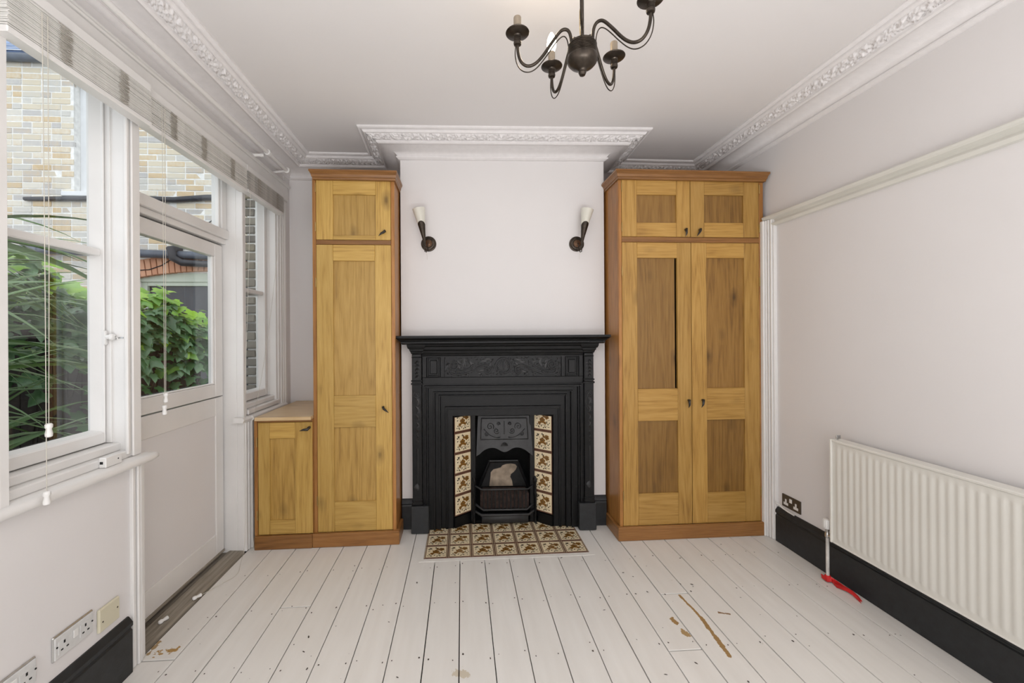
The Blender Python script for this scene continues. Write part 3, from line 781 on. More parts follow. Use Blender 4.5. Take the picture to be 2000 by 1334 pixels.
for (ox, oy, oz, n_, e0, e1) in ((-2.32, 1.48, 1.72, 26, .0, .6), (-2.30, 1.48, 1.40, 30, -.1, .9), (-2.25, 1.45, 1.05, 34, -.1, .9), (-2.2, 1.45, .55, 34, .1, 1.1)):
    k = 0
    while k < n_:
        az = random.uniform(.55, 1.9); el = random.uniform(e0, e1)
        q = blade((ox+random.uniform(-.06, .06), oy+random.uniform(-.06, .06), oz+random.uniform(-.12, .12)), az, random.uniform(.75, 1.25), el, random.uniform(.022, .040), random.uniform(.07, .17))
        if max(p[0] for p in q.v) > -1.66: continue
        part('leaf', q, BLADE, pl, 60, True); k += 1

# ---------------------------------------------------------------- cabinets
def box1(name, a, mat, parent, c=.002): return part(name, MB().box(*a, c), mat, parent, world=True)
def horn(parent, p, flip=1, tip=(.035, -.05), s=1.0):
    x, y, z = p
    pts = [(x, y+.012, z), (x, y-.018, z), (x+.006*flip*s, y-.024, z-.010*s), (x+tip[0]*flip*.55*s, y-.028, z+tip[1]*.55*s), (x+tip[0]*flip*s, y-.022, z+tip[1]*s)]
    q = MB().tube(pts, [.006*s, .0085*s, .0085*s, .0065*s, .0012], 10)
    return part('handle', q, HORN, parent, 60, True)
def door(cab, x0, x1, z0, z1, y, panels, th=.022, gap=0.0):
    PINEZ, PINEX, PINEP = (WARZ, WARX, WARP) if cab.name == 'wardrobe' else (globals()['PINEZ'], globals()['PINEX'], globals()['PINEP'])
    g = .0018; x0 += g; x1 -= g; z0 += g; z1 -= g
    d = part('door', MB().box(x0+.01, x1-.01, y+th, y+th+.002, z0, z0+.01), PINEX, cab, world=True)
    p0, p1 = panels[0][0], panels[0][1]
    box1('stile', (x0, p0, y, y+th, z0, z1), PINEZ, d); box1('stile', (p1, x1, y, y+th, z0, z1), PINEZ, d)
    zs = sorted([(a, b_) for _, _, a, b_ in panels]); e = z0
    for a, b_ in zs: box1('rail', (p0+.0004, p1-.0004, y+.0004, y+th, e, a), PINEX, d); e = b_
    box1('rail', (p0+.0004, p1-.0004, y+.0004, y+th, e, z1), PINEX, d)
    for i, (_, _, a, b_) in enumerate(panels):
        gg = gap if (gap and i == 0) else -.003
        part('panel', MB().box(p0-.004, p1-gg, y+.012, y+.018, a-.004, b_+.004), PINEP, d, world=True)
    return d
def hinge(d, x, y, z): part('hinge', MB().box(x-.003, x+.003, y-.004, y+.004, z-.03, z+.03, .001).tube([(x, y-.004, z-.03), (x, y-.004, z+.03)], .0035, 8), BRASS, d, world=True)

# tall narrow cabinet left of the chimney
tc = thing('tall_cabinet', 'tall narrow two-door stripped pine cupboard left of the fireplace', 'cabinet', (-.715, 3.1, 0))
Y0 = 2.79
box1('side_panel', (-.985, -.965, Y0+.02, YB-.01, .0, 2.47), ORZ, tc)
box1('side_panel', (-.468, -.448, Y0+.02, YB-.01, .0, 2.47), ORZ, tc)
box1('face_stile', (-.986, -.963, Y0, Y0+.02, .085, 2.46), ORZ, tc)
box1('face_stile', (-.470, -.447, Y0, Y0+.02, .085, 2.46), ORZ, tc)
box1('face_rail', (-.963, -.470, Y0, Y0+.02, 2.004, 2.034), ORX, tc)
box1('top_panel', (-.985, -.448, Y0+.02, YB-.01, 2.45, 2.47), ORX, tc)
box1('back_panel', (-.965, -.468, YB-.02, YB-.01, .0, 2.45), ORZ, tc)
box1('shelf', (-.965, -.468, Y0+.03, YB-.02, 2.01, 2.028), ORX, tc)
def crown(cab, x0, x1, yf, z0, z1, back, ol, or_):
    q = MB(); P = [(0, z0), (.006, z0), (.008, z0+.012), (.014, z0+.014), (.020, z0+.030), (.032, z0+.042), (.036, z0+.044), (.036, z1), (0, z1)]
    L = []
    for o_, z in P: L.append([(x0-o_*ol, back, z), (x0-o_*ol, yf-o_, z), (x1+o_*or_, yf-o_, z), (x1+o_*or_, back, z)])
    q.loops(L); return part('crown_moulding', q, ORX, cab, world=True)
crown(tc, -.972, -.440, 2.772, 2.428, 2.483, YB-.02, .5, .5)
box1('plinth', (-.99, -.424, 2.765, 2.79, 0, .090), ORX, tc, .003); box1('plinth', (-.448, -.424, 2.79, 2.955, 0, .090), ORY, tc, .003)
d = door(tc, -.963, -.470, 2.034, 2.462, Y0, [(-.852, -.571, 2.066, 2.338)]); horn(d, (-.510, Y0, 2.092), -1, (.038, -.034)); hinge(d, -.963, Y0, 2.12); hinge(d, -.963, Y0, 2.38)
d = door(tc, -.963, -.470, .088, 2.004, Y0, [(-.853, -.579, .995, 1.895), (-.853, -.583, .287, .783)]); horn(d, (-.527, Y0, .916), 1, (.036, -.036)); hinge(d, -.963, Y0, .3); hinge(d, -.963, Y0, 1.75)
# low cupboard
lc = thing('low_cabinet', 'low pine cupboard with pale top under the narrow window', 'cabinet', (-1.17, 3.08, 0))
Yl = 2.782
box1('worktop', (-1.345, -.988, 2.745, YB-.004, .845, .868), TOPW, lc, .003)
box1('side_panel', (-1.352, -1.336, Yl, YB-.01, 0, .845), ORZ, lc)
box1('face_stile', (-1.362, -1.345, Yl-.004, Yl+.02, .085, .845), ORZ, lc)
box1('face_stile', (-.990, -.987, Yl, Yl+.02, .085, .845), ORZ, lc)
box1('face_rail', (-1.345, -.990, Yl, Yl+.02, .828, .845), ORX, lc)
box1('back_panel', (-1.336, -.99, YB-.02, YB-.01, 0, .845), ORZ, lc)
box1('plinth', (-1.358, -.991, 2.762, 2.785, 0, .088), ORX, lc, .003)
d = door(lc, -1.345, -.990, .088, .828, Yl, [(-1.266, -1.104, .183, .720)]); horn(d, (-1.008, Yl, .792), -1, (.052, -.018), 1.1); hinge(d, -1.345, Yl, .22); hinge(d, -1.345, Yl, .70)
# wide wardrobe
wc = thing('wardrobe', 'wide four-door stripped pine wardrobe right of the fireplace', 'wardrobe', (1.58, 3.06, 0))
Y1 = 2.71
for k in range(4):
    y0 = Y1+.022+k*.175; box1('side_board', (1.062+(.001 if k % 2 else 0), 1.080, y0, min(y0+.173, YB-.01), 0, 2.47), ORZ, wc, .003)
box1('face_stile', (1.062, 1.085, Y1, Y1+.022, .088, 2.46), ORZ, wc)
box1('face_stile', (2.062, 2.092, Y1, Y1+.022, .088, 2.46), ORZ, wc)
box1('face_rail', (1.085, 2.062, Y1, Y1+.022, 2.019, 2.055), ORX, wc)
box1('side_panel', (2.075, 2.092, Y1+.022, YB-.01, 0, 2.47), ORZ, wc)
box1('top_panel', (1.07, 2.092, Y1+.02, YB-.01, 2.45, 2.47), ORX, wc)
box1('back_panel', (1.08, 2.075, YB-.02, YB-.01, 0, 2.45), DARK, wc)
box1('shelf', (1.08, 2.075, Y1+.03, YB-.02, 2.025, 2.045), ORX, wc)
crown(wc, 1.058, 2.094, 2.693, 2.438, 2.493, YB-.02, .8, .3)
box1('plinth', (1.042, 2.106, 2.688, 2.71, 0, .092), ORX, wc, .003); box1('plinth', (1.042, 1.062, 2.71, 2.93, 0, .092), ORY, wc, .003)
d = door(wc, 1.085, 1.568, 2.055, 2.458, Y1, [(1.191, 1.470, 2.153, 2.343)]); horn(d, (1.532, Y1, 2.106), -1, (.010, -.052)); hinge(d, 1.085, Y1, 2.12); hinge(d, 1.085, Y1, 2.39)
d = door(wc, 1.568, 2.062, 2.055, 2.458, Y1, [(1.668, 1.950, 2.157, 2.347)]); horn(d, (1.632, Y1, 2.106), -1, (.030, -.048)); hinge(d, 2.062, Y1, 2.12); hinge(d, 2.062, Y1, 2.39)
d = door(wc, 1.085, 1.572, .090, 2.019, Y1, [(1.192, 1.473, 1.020, 1.912), (1.192, 1.473, .307, .800)], gap=.014); horn(d, (1.546, Y1, .938), -1, (.010, -.048)); hinge(d, 1.085, Y1, .3); hinge(d, 1.085, Y1, 1.82)
d = door(wc, 1.572, 2.062, .090, 2.019, Y1, [(1.680, 1.953, 1.019, 1.914), (1.680, 1.953, .300, .800)]); horn(d, (1.645, Y1, .938), -1, (.018, -.048)); hinge(d, 2.062, Y1, .3); hinge(d, 2.062, Y1, 1.75)

# ---------------------------------------------------------------- tiles
TC = plain('cream_glaze', srgb(228, 212, 178), .18, var=.03, nscale=60, bs_=0, coat=.3)
TB = plain('brown_border_glaze', srgb(104, 72, 56), .22, var=.12, nscale=60, bs_=0, coat=.3)
TF = plain('ochre_flower_print', srgb(128, 88, 34), .22, var=.35, nscale=90, bs_=0, coat=.3)
TS = plain('dark_leaf_print', srgb(74, 62, 44), .22, var=.25, nscale=90, bs_=0, coat=.3)
def tile_mb(w, h, bx, by, hclip=None):
    """tile in XY plane, centred on x, y from 0..h ; z up is the glazed face"""
    q = MB(); H = hclip or h
    q.box(-w/2+.0008, w/2-.0008, .0008, H-.0008, -.008, 0, .0008, mi=1)
    cx0, cx1, cy0, cy1 = -w/2+bx, w/2-bx, by, min(h-by, H-.001)
    e = .0003
    q.add([(cx0, cy0, e), (cx1, cy0, e), (cx1, cy1, e), (cx0, cy1, e)], [(0, 1, 2, 3)], 0)
    if bx > .004:
        for a in (1, -1): q.add([(a*(w/2-bx*.55), .003, e*.7), (a*(w/2-bx*.35), .003, e*.7), (a*(w/2-bx*.35), H-.003, e*.7), (a*(w/2-bx*.55), H-.003, e*.7)], [(0,1,2,3)], 0)
    sc = min(cx1-cx0, (h-2*by))/2; ox, oy = 0, h/2; rng = random.Random(5)
    def poly(pts, mi, z):
        P = [(ox+x*sc, oy+y*sc) for x, y in pts]
        P = [(min(max(x, cx0+.001), cx1-.001), min(y, cy1-.0005)) for x, y in P]
        if len(set(P)) > 2: q.add([(x, y, z) for x, y in P], [tuple(range(len(P)))], mi)
    def line(pts, wd):
        for (x0, y0), (x1, y1) in zip(pts, pts[1:]):
            dx, dy = x1-x0, y1-y0; l = math.hypot(dx, dy) or 1; nx, ny = -dy/l*wd, dx/l*wd
            poly([(x0+nx, y0+ny), (x1+nx, y1+ny), (x1-nx, y1-ny), (x0-nx, y0-ny)], 3, e*1.6)
    def leafp(x, y, a, L, wd):
        c, s_ = math.cos(a), math.sin(a); pts = [(0, 0), (.3, wd), (.6, wd*.8), (1, 0), (.6, -wd*.8), (.3, -wd)]
        poly([(x+(u*c-v*s_)*L, y+(u*s_+v*c)*L) for u, v in pts], 3, e*1.8)
    def flower(x, y, r, ph):
        for k in range(5):
            a = ph+2*PI*k/5; cx_, cy_ = x+math.cos(a)*r*.55, y+math.sin(a)*r*.55
            poly([(cx_+r*.48*math.cos(b2)*(1+.12*math.cos(5*b2)), cy_+r*.48*math.sin(b2)) for b2 in [2*PI*i/9 for i in range(9)]], 2, e*(2.2+.15*k))
        poly([(x+r*.22*math.cos(b2), y+r*.22*math.sin(b2)) for b2 in [2*PI*i/8 for i in range(8)]], 3, e*3.4)
    line([(-.75, -.75), (-.35, -.55), (-.2, -.1), (.1, .3), (.5, .5)], .02); line([(.15, -.8), (.35, -.45), (.55, -.3), (.6, .1)], .02)
    line([(-.35, -.55), (.15, -.5), (.7, -.72)], .018); line([(-.2, .1), (-.6, .55)], .018); line([(.55, -.3), (.8, -.5)], .015)
    for (x, y, a, L) in ((-.55, .5, 2.2, .34), (-.6, .5, 1.2, .3), (-.62, .45, 3.0, .3), (-.1, .62, 1.4, .3), (-.05, .6, .6, .28), (-.75, -.75, 2.6, .2), (-.6, -.7, -.7, .3), (-.65, -.6, 1.9, .26),
                        (.2, -.75, -2.4, .26), (.25, -.7, -.5, .28), (.7, -.72, .1, .2), (.62, -.5, .8, .25), (.75, .0, .7, .2), (-.85, .1, .4, .25), (.45, -.1, -.9, .26), (-.1, -.55, -2.1, .25), (.85, -.35, 1.3, .22)):
        leafp(x, y, a, L, .26)
    flower(-.05, .0, .36, .3); flower(.52, .42, .30, .8); flower(-.42, -.34, .20, 1.2); flower(.30, -.28, .17, 0); flower(.12, .5, .16, .4)
    return q
TILEM = [TC, TB, TF, TS]
he = thing('hearth', 'flat hearth of cream and brown flower tiles set in the floor before the fireplace', 'hearth', (.2785, 2.8, 0))
tm = tile_mb(.150, .149, .012, .010).mesh('tile', TILEM)
for r_ in range(3):
    for c_ in range(7):
        if r_ == 2 and c_ in (0, 6): pass
        put('tile', tm, he, Vector((HX0+.075+c_*.150, HY0+r_*.1495, .0045))-Vector((.2785, 2.8, 0)), (0, 0, 0))
part('tile_bed', MB().box(HX0, HX1, HY0, 3.02, -.02, -.0035), DARK, he, world=True)

# ---------------------------------------------------------------- fireplace
FU = -.010
fp = thing('fireplace', 'black cast-iron fireplace with scroll frieze, flower-tiled cheeks and mantel shelf', 'fireplace', (CHX, CHY, 0), CHR)
def fpart(name, mb, mat=IRON, smooth=None, parent=None): return part(name, mb, mat, parent or fp, smooth)
ms = fpart('mantel_shelf', MB().stack(FU, [(.705, -.130, 1.330), (.706, -.134, 1.334), (.712, -.140, 1.338), (.712, -.140, 1.350), (.720, -.148, 1.354), (.724, -.152, 1.361), (.730, -.160, 1.365), (.738, -.168, 1.372), (.742, -.172, 1.376), (.742, -.172, 1.391)], -.001))
fl_ = MB(); k = -.70
while k < .70:
    fl_.box(FU+k, FU+k+.0045, -.1435, -.139, 1.339, 1.350); k += .0085
o = fpart('fluting', fl_, IRON, parent=ms); o['kind'] = 'stuff'
fpart('cornice_cove', MB().stack(FU, [(.575, -.058, 1.242), (.575, -.066, 1.250), (.575, -.070, 1.262), (.575, -.078, 1.266), (.575, -.084, 1.285), (.575, -.095, 1.292), (.575, -.100, 1.312), (.575, -.112, 1.318), (.575, -.118, 1.3298)], -.001))
fz = MB(); fz.box(FU-.575, FU+.575, -.050, -.001, 1.040, 1.242)
vf = -.062
fz.box(FU-.575, FU+.575, vf, -.05, 1.040, 1.094, .002); fz.box(FU-.575, FU+.575, vf, -.05, 1.238, 1.245)
for a, b2 in ((-.575, -.545), (-.446, -.418), (.418, .446), (.545, .575)): fz.box(FU+a, FU+b2, vf, -.05, 1.094, 1.240, .002)
frz = fpart('frieze', fz)
for s_ in (-1, 1):
    c_ = FU+s_*.4955
    q = MB().frame(c_-.048, c_+.048, 1.097, 1.236, .012, -.060, -.05, .003).box(c_-.026, c_+.026, -.060, -.05, 1.118, 1.216, .005)
    fpart('square_panel', q, parent=frz)
# scrolls of the frieze
def spiral(cx_, cz_, r0, r1, a0, turns, dirn, N=26):
    return [(cx_+(r0+(r1-r0)*(k/N))*math.cos(a0+dirn*turns*2*PI*k/N), cz_+(r0+(r1-r0)*(k/N))*math.sin(a0+dirn*turns*2*PI*k/N)) for k in range(N+1)]
def relief(mb, pts, r, y=-.0565, n=7):
    rs = [a*1.25 for a in (r if isinstance(r, list) else [r]*len(pts))]
    mb.tube([(x, y, z) for x, z in pts], rs, n)
def bez(p0, p1, p2, p3, N=14):
    o_ = []
    for k in range(N+1):
        t_ = k/N; u = 1-t_
        o_.append(tuple(u**3*a+3*u*u*t_*b2+3*u*t_*t_*c_+t_**3*d_ for a, b2, c_, d_ in zip(p0, p1, p2, p3)))
    return o_
def leafrel(mb, x, z, a, L, w_, y=-.0525, h=.0045):
    N = 6; vs = []
    c_, s_ = math.cos(a), math.sin(a)
    for k in range(N+1):
        f_ = k/N; ww = w_*math.sin(PI*min(1, f_*.92+.05))**.7*(1-.3*f_)
        px, pz = x+c_*L*f_-s_*L*.12*math.sin(f_*PI), z+s_*L*f_+c_*L*.12*math.sin(f_*PI)
        vs += [(px-s_*ww, y, pz+c_*ww), (px, y-h*math.sin(PI*min(1, f_+.15)), pz), (px+s_*ww, y, pz-c_*ww)]
    fs = []
    for k in range(N): a_ = k*3; fs += [(a_, a_+1, a_+4, a_+3), (a_+1, a_+2, a_+5, a_+4)]
    mb.add(vs, fs)
zc = 1.168
for s_ in (-1, 1):
    sc = MB(); X = lambda v: FU+s_*v
    sp = [(X(a), b2) for a, b2 in spiral(.350, 1.180, .004, .036, 0, 1.9, 1)]
    relief(sc, sp, [.0028+.0012*(k/26) for k in range(27)])
    sw = bez(sp[-1], (X(.400), 1.10), (X(.300), 1.095), (X(.20), 1.150)) + bez((X(.20), 1.150), (X(.165), 1.172), (X(.125), 1.19), (X(.098), 1.168))[1:]
    relief(sc, sw, .0040)
    sp2 = [(X(a), b2) for a, b2 in spiral(.112, 1.142, .003, .030, .6, 1.75, -1)]
    relief(sc, sp2, [.0028+.001*(k/26) for k in range(27)])
    relief(sc, bez((X(.345), 1.142), (X(.31), 1.128), (X(.26), 1.14), (X(.215), 1.178)), .0034)
    for (lx, lz, a, L, w_) in ((.305, 1.15, 1.2, .05, .011), (.285, 1.16, 1.9, .05, .010), (.30, 1.185, .9, .04, .010), (.265, 1.18, 1.3, .045, .010), (.215, 1.165, 1.2, .05, .008), (.20, 1.19, .3, .04, .009),
                               (.165, 1.20, 3.0, .05, .010), (.135, 1.212, 2.9, .045, .010), (.085, 1.20, -1.0, .05, .010), (.395, 1.20, -1.2, .05, .008), (.075, 1.175, -1.3, .05, .008), (.18, 1.125, 2.8, .05, .009),
                               (.15, 1.115, .3, .03, .008), (.26, 1.12, -.4, .04, .008), (.225, 1.135, 2.4, .03, .008), (.395, 1.115, 1.9, .03, .007), (.24, 1.215, .2, .04, .008), (.07, 1.215, 0, .03, .008)):
        leafrel(sc, X(lx), lz, a if s_ > 0 else PI-a, L, w_)
    fpart('frieze_scroll', sc, IRONG, 60, frz)
shl = MB()
relief(shl, [(FU+.052*math.cos(a), zc+.004+.055*math.sin(a)) for a in [-.25*PI*1.25+(1.5*PI+.1)*k/22-.15 for k in range(23)]], .0042)
for k in range(11):
    a = PI*(.0+k/10)*1.16-.25; shl.tube([(FU+.008*math.cos(a), -.054, zc-.025), (FU+.030*math.cos(a), -.060, zc-.01+.036*math.sin(a)), (FU+.043*math.cos(a), -.053, zc+.004+.045*math.sin(a))], [.003, .006, .004], 6)
for s_ in (-1, 1): relief(shl, [(FU+s_*a, b2) for a, b2 in spiral(.012, 1.122, .002, .011, 0, 1.2, 1, 12)], .0035)
fpart('shell_ornament', shl, IRONG, 60, frz)
pb = MB(); random.seed(8)
for k in range(420):
    x = random.uniform(-.412, .412); z = random.uniform(1.098, 1.234)
    pb.lathe([(.0035, -.0495), (.0025, -.0520), (.0004, -.0530)], (FU+x, 0, z), 5, 'Y')
o = fpart('stippled_ground', pb, IRON, parent=frz); o['kind'] = 'stuff'
# pilasters
for s_ in (-1, 1):
    c_ = FU+s_*.611
    q = MB(); q.box(c_-.034, c_+.034, -.082, -.001, .195, 1.262, .003)
    for z0, z1, e in ((1.068, 1.078, .006), (1.046, 1.058, .007), (1.236, 1.243, .003), (.195, .215, .004), (.225, .240, .003)): q.box(c_-.034-e, c_+.034+e, -.082-e, -.001, z0, z1, .003)
    pz = fpart('pilaster', q)
    fpart('capital', MB().stack(c_, [(.036, -.084, 1.262), (.038, -.088, 1.266), (.043, -.092, 1.280), (.048, -.098, 1.285), (.050, -.100, 1.297), (.058, -.108, 1.302), (.062, -.114, 1.315), (.064, -.118, 1.3299)], -.001), parent=pz)
    orn = MB()
    sp = [(FU+s_*(a-.002)+0, b2) for a, b2 in spiral(.613, .975, .003, .024, PI*.5, 1.9, 1, 26)]
    relief(orn, sp, .0032, -.084)
    relief(orn, bez(sp[-1], (c_-s_*.030, .95), (c_-s_*.028, .90), (c_-s_*.008, .86)), [.0036-.00015*k for k in range(15)], -.084)
    z = .955
    for k in range(7):
        sc_ = 1-.09*k
        leafrel(orn, c_-.012*sc_, z, -1.0, .062*sc_, .012*sc_, -.082, .0055); leafrel(orn, c_+.016*sc_, z-.01, -1.9, .05*sc_, .011*sc_, -.082, .005)
        z -= .058*sc_+.004
    orn.tube([(c_+.004, -.083, .60), (c_+.004, -.083, .35)], [.006, .003], 6); leafrel(orn, c_, .30, PI/2, .05, .02, -.082, .007)
    for k in range(5):
        f_ = k/4; leafrel(orn, c_, 1.215-.026*k, -2.2, .034*(1-.3*f_), .007, -.082, .006); leafrel(orn, c_, 1.215-.026*k, -.94, .034*(1-.3*f_), .007, -.082, .006)
    fpart('leaf_drop', orn, IRONG, 60, pz)
    cf = FU+s_*.592
    fpart('plinth_block', MB().box(cf-.062, cf+.062, -.104, -.001, .006, .196, .004), BLACKP, parent=pz)
# stepped arch frame
ar = MB()
steps = [(.577, 1.050, .560, 1.036, -.062), (.560, 1.036, .548, 1.026, -.078), (.548, 1.026, .536, 1.018, -.064), (.536, 1.018, .500, .992, -.046), (.500, .992, .488, .984, -.058),
         (.488, .984, .462, .966, -.036), (.462, .966, .450, .958, -.050), (.450, .958, .418, .880, -.024), (.418, .880, .408, .868, -.040)]
for uo, zo, ui, zi, v_ in steps: ar.uframe(uo, zo, ui, zi, v_, -.001, .006, FU)
fpart('arch_frame', ar)
fi = MB(); fi.uframe(.404, .866, .362, .812, -.030, .02, .006, FU); fi.uframe(.408, .870, .398, .860, -.040, -.02, .006, FU)
fpart('insert_frame', fi, IRON)
# splayed tiled cheeks
tmc = tile_mb(.149, .150, .003, .010).mesh('tile', TILEM)
tmt = tile_mb(.149, .150, .003, .010, .112).mesh('tile', TILEM)
fa = (-.352, -.032); fb_ = (-.236, .064)
for s_ in (-1, 1):
    A_ = Vector((FU+s_*abs(fa[0]), fa[1], 0)); B_ = Vector((FU+s_*abs(fb_[0]), fb_[1], 0))
    dv = (B_-A_).normalized(); nn = Vector((dv.y, -dv.x, 0)) if s_ < 0 else Vector((-dv.y, dv.x, 0))
    if nn.y > 0: nn = -nn
    q = MB(); L = [[tuple(A_-nn*.012+Vector((0, 0, z))), tuple(B_-nn*.012+Vector((0, 0, z))), tuple(B_-nn*.03+Vector((0, 0, z))), tuple(A_-nn*.03+Vector((0, 0, z)))] for z in (.006, .85)]
    q.loops(L)
    L = [[tuple(A_+nn*.004+Vector((0, 0, z))), tuple(B_+nn*.004+Vector((0, 0, z))), tuple(B_-nn*.012+Vector((0, 0, z))), tuple(A_-nn*.012+Vector((0, 0, z)))] for z in (.006, .082)]
    q.loops(L); ck = fpart('cheek', q)
    # inner upright
    fpart('upright', MB().box(min(B_.x, B_.x-s_*.036), max(B_.x, B_.x-s_*.036), .050, .075, .006, .85, .003), IRON, parent=ck)
    mid = (A_+B_)/2; xa = dv if s_ < 0 else -dv
    R = Matrix((xa, Vector((0, 0, 1)), nn)).transposed().to_4x4()
    for k in range(5):
        o = put('tile', tmt if k == 4 else tmc, ck); M4 = R.copy(); M4.translation = mid+nn*.002+Vector((0, 0, .088+.1505*k)); o.matrix_local = M4
# canopy hood
cu = FU+.012
def hood_z(u):
    a = abs(u)/.208
    if a > .86: return .525-.02*(a-.86)/.14
    return .572-.047*(a/.86)**4 - .038*math.exp(-(a/.26)**2)
q = MB(); N = 40; L = []
for k in range(N+1):
    u = -.208+.416*k/N; tp = .190+ (abs(u)/.208)*.0
    zt, zb = .792, hood_z(u); uu = u
    L.append([(cu+uu*.93, .060, zt), (cu+uu, .018, zb), (cu+uu, .030, zb), (cu+uu*.93, .072, zt)])
q.loops(L); hd = fpart('hood', q, IRONG)
def hp(u, z): # point on the leaning face
    f_ = (.792-z)/(.792-.54); return (cu+u*(.93+.07*f_), .060-.042*f_-.001, z)
q = MB()
for (u0, z0, u1, z1) in ((-.18, .775, .18, .775), (-.18, .625, .18, .625), (-.18, .775, -.18, .625), (.18, .775, .18, .625)): q.tube([hp(u0, z0), hp(u1, z1)], .004, 6)
for s_ in (-1, 1):
    for (uc_, zc_, r_, dr) in ((.11, .715, .030, 1), (.06, .685, .022, -1), (.135, .665, .016, -1), (.045, .735, .014, 1)):
        q.tube([hp(s_*a, b2) for a, b2 in spiral(uc_, zc_, .003, r_, .5, 1.5, dr, 18)], .0032, 6)
    q.tube([hp(s_*a, b2) for a, b2 in bez((.03, .64), (.09, .63), (.12, .66), (.16, .70))], .0035, 6)
q.tube([hp(0, .755), hp(0, .66)], [.004, .005], 6)
for k in range(9):
    a = PI*k/8; c0 = hp(0, .578); q.tube([c0, (c0[0]+.026*math.cos(a), c0[1]-.003, c0[2]+.024*math.sin(a))], [.002, .004], 6)
fpart('scroll_relief', q, IRONG, 60, hd)
# firebox inside
q = MB(); q.box(FU-.25, FU+.27, .34, .35, 0, .85); q.box(FU-.30, FU-.235, .075, .35, 0, .85); q.box(FU+.245, FU+.30, .075, .35, 0, .85); q.box(FU-.3, FU+.3, .072, .35, .795, .86)
fpart('firebox', q, SOOT)
bf = MB(); T = [(-.175, .235), (-.095, .430), (.120, .430), (.200, .235)]; T2 = [(-.145, .235), (-.080, .412), (.105, .412), (.170, .235)]
bf.loops([[(cu+a-.012, y, z) for a, z in T] for y in (.150, .165)])
fbk = fpart('fireback', bf, SOOT)
for i in range(3): pa, pb_ = T[i], T[i+1]; fpart('back_rim', MB().tube([(cu+pa[0]-.012, .145, pa[1]), (cu+pb_[0]-.012, .145, pb_[1])], .012, 8), IRON, parent=fbk)
P = [(-.100, .240), (-.092, .300), (-.088, .345), (-.068, .366), (-.035, .374), (-.012, .380), (.0, .396), (.03, .406), (.070, .408), (.100, .402), (.112, .386), (.102, .362), (.086, .344), (.066, .330), (.060, .308), (.074, .280), (.080, .240)]
fpart('ash_patch', MB().prism([(cu+a-.01, z) for a, z in P], .1425, .151), STAIN, parent=fbk)
# grate
gr = fpart('grate', MB().tube([(cu-.215, .055, .275), (cu-.170, .015, .262), (cu+.170, .015, .262), (cu+.215, .055, .275)], .007, 8)
      .tube([(cu-.215, .055, .140), (cu-.160, .002, .118), (cu+.160, .002, .118), (cu+.215, .055, .140)], .008, 8)
      .tube([(cu-.225, .050, .095), (cu-.170, -.008, .085), (cu+.170, -.008, .085), (cu+.225, .050, .095)], .010, 8)
      .box(cu-.17, cu+.17, .0, .06, .020, .080, .004), IRONG, 60)
for k in range(12):
    u = -.155+.31*k/11; fpart('bar', MB().tube([(cu+u, .014, .262), (cu+u, .010, .18), (cu+u, .003, .125)], [.005, .006, .005], 6), IRON, 60, gr)
for s_ in (-1, 1):
    fpart('post', MB().lathe([(.011, .005), (.009, .03), (.013, .05), (.009, .08), (.010, .20), (.015, .21), (.009, .23), (.009, .30), (.014, .31), (.011, .33), (.003, .35)], (cu+s_*.226, .035, 0), 10), IRON, 60, gr)
fpart('ember_bed', MB().box(cu-.18, cu+.18, .03, .15, .10, .235, .02), STAIN if False else plain('brown_ember', (.05, .03, .024, 1), .95, var=.4, nscale=40), parent=gr)

# ---------------------------------------------------------------- wall lights
def sconce(u, s_, label):
    r = thing('wall_light', label, 'wall light', tuple(CHM @ Vector((u, 0, 2.055))), CHR, 'pair of wall lights above the mantel')
    part('back_plate', MB().lathe([(.055, -.001), (.055, -.006), (.050, -.009), (.046, -.009), (.042, -.014), (.030, -.016), (.028, -.022), (.014, -.024)], n=28, axis='Y'), BRONZE, r, 40)
    part('plate_ring', MB().lathe([(.027, -.021), (.024, -.026), (.012, -.028), (.004, -.036), (.001, -.038)], n=20, axis='Y'), COPPER, r, 50)
    part('arm', MB().tube([(0, -.03, 0), (-.002*s_, -.05, -.006), (-.004*s_, -.06, -.05), (-.010*s_, -.068, -.072), (-.018*s_, -.075, -.070), (-.020*s_, -.08, -.04), (-.017*s_, -.08, -.02)], .0036, 8), BRONZE, r, 60)
    tilt = -.165*s_
    M_ = Matrix.Rotation(tilt, 3, 'Y')
    def body(p): return p
    o_ = (-.016*s_, -.08, -.028)
    cone = MB().lathe([(.007, 0), (.0085, .02), (.013, .06), (.019, .10), (.0245, .138)], o_, 24, 'Z', M=M_); 
    # two pointed lappets of the metal holder
    n_ = 24; vs = []; o3 = Vector(o_)
    for k in range(n_):
        th = 2*PI*k/n_
        r0 = .0245; up = .150+.022*abs(math.cos(th*1.0+PI/2))**2.0
        up = .140+.030*abs(math.cos(th+PI/2))
        vs.append(M_ @ Vector((r0*math.cos(th), r0*math.sin(th), .138))+o3)
        r1 = .0245+(up-.138)*.17; vs.append(M_ @ Vector((r1*math.cos(th), r1*math.sin(th), up))+o3)
    cone.add(vs, [(2*k, 2*((k+1) % n_), 2*((k+1) % n_)+1, 2*k+1) for k in range(n_)])
    part('holder', cone, BRONZE, r, 40)
    part('shade', MB().lathe([(.019, .105), (.0235, .14), (.034, .20), (.0455, .262), (.0435, .262), (.032, .20), (.021, .14)], o_, 28, 'Z', M=M_), SHADE, r, 50)
    part('pull_cord', MB().tube([(-.012*s_, -.07, -.07), (-.004*s_, -.066, -.10), (-.004*s_, -.066, -.125)], .0008, 5), CORD, r)
    return r
sconce(-.540, 1, 'bronze wall light with tilted white glass cone, left above the mantel')
sconce(.538, -1, 'bronze wall light with tilted white glass cone, right above the mantel')

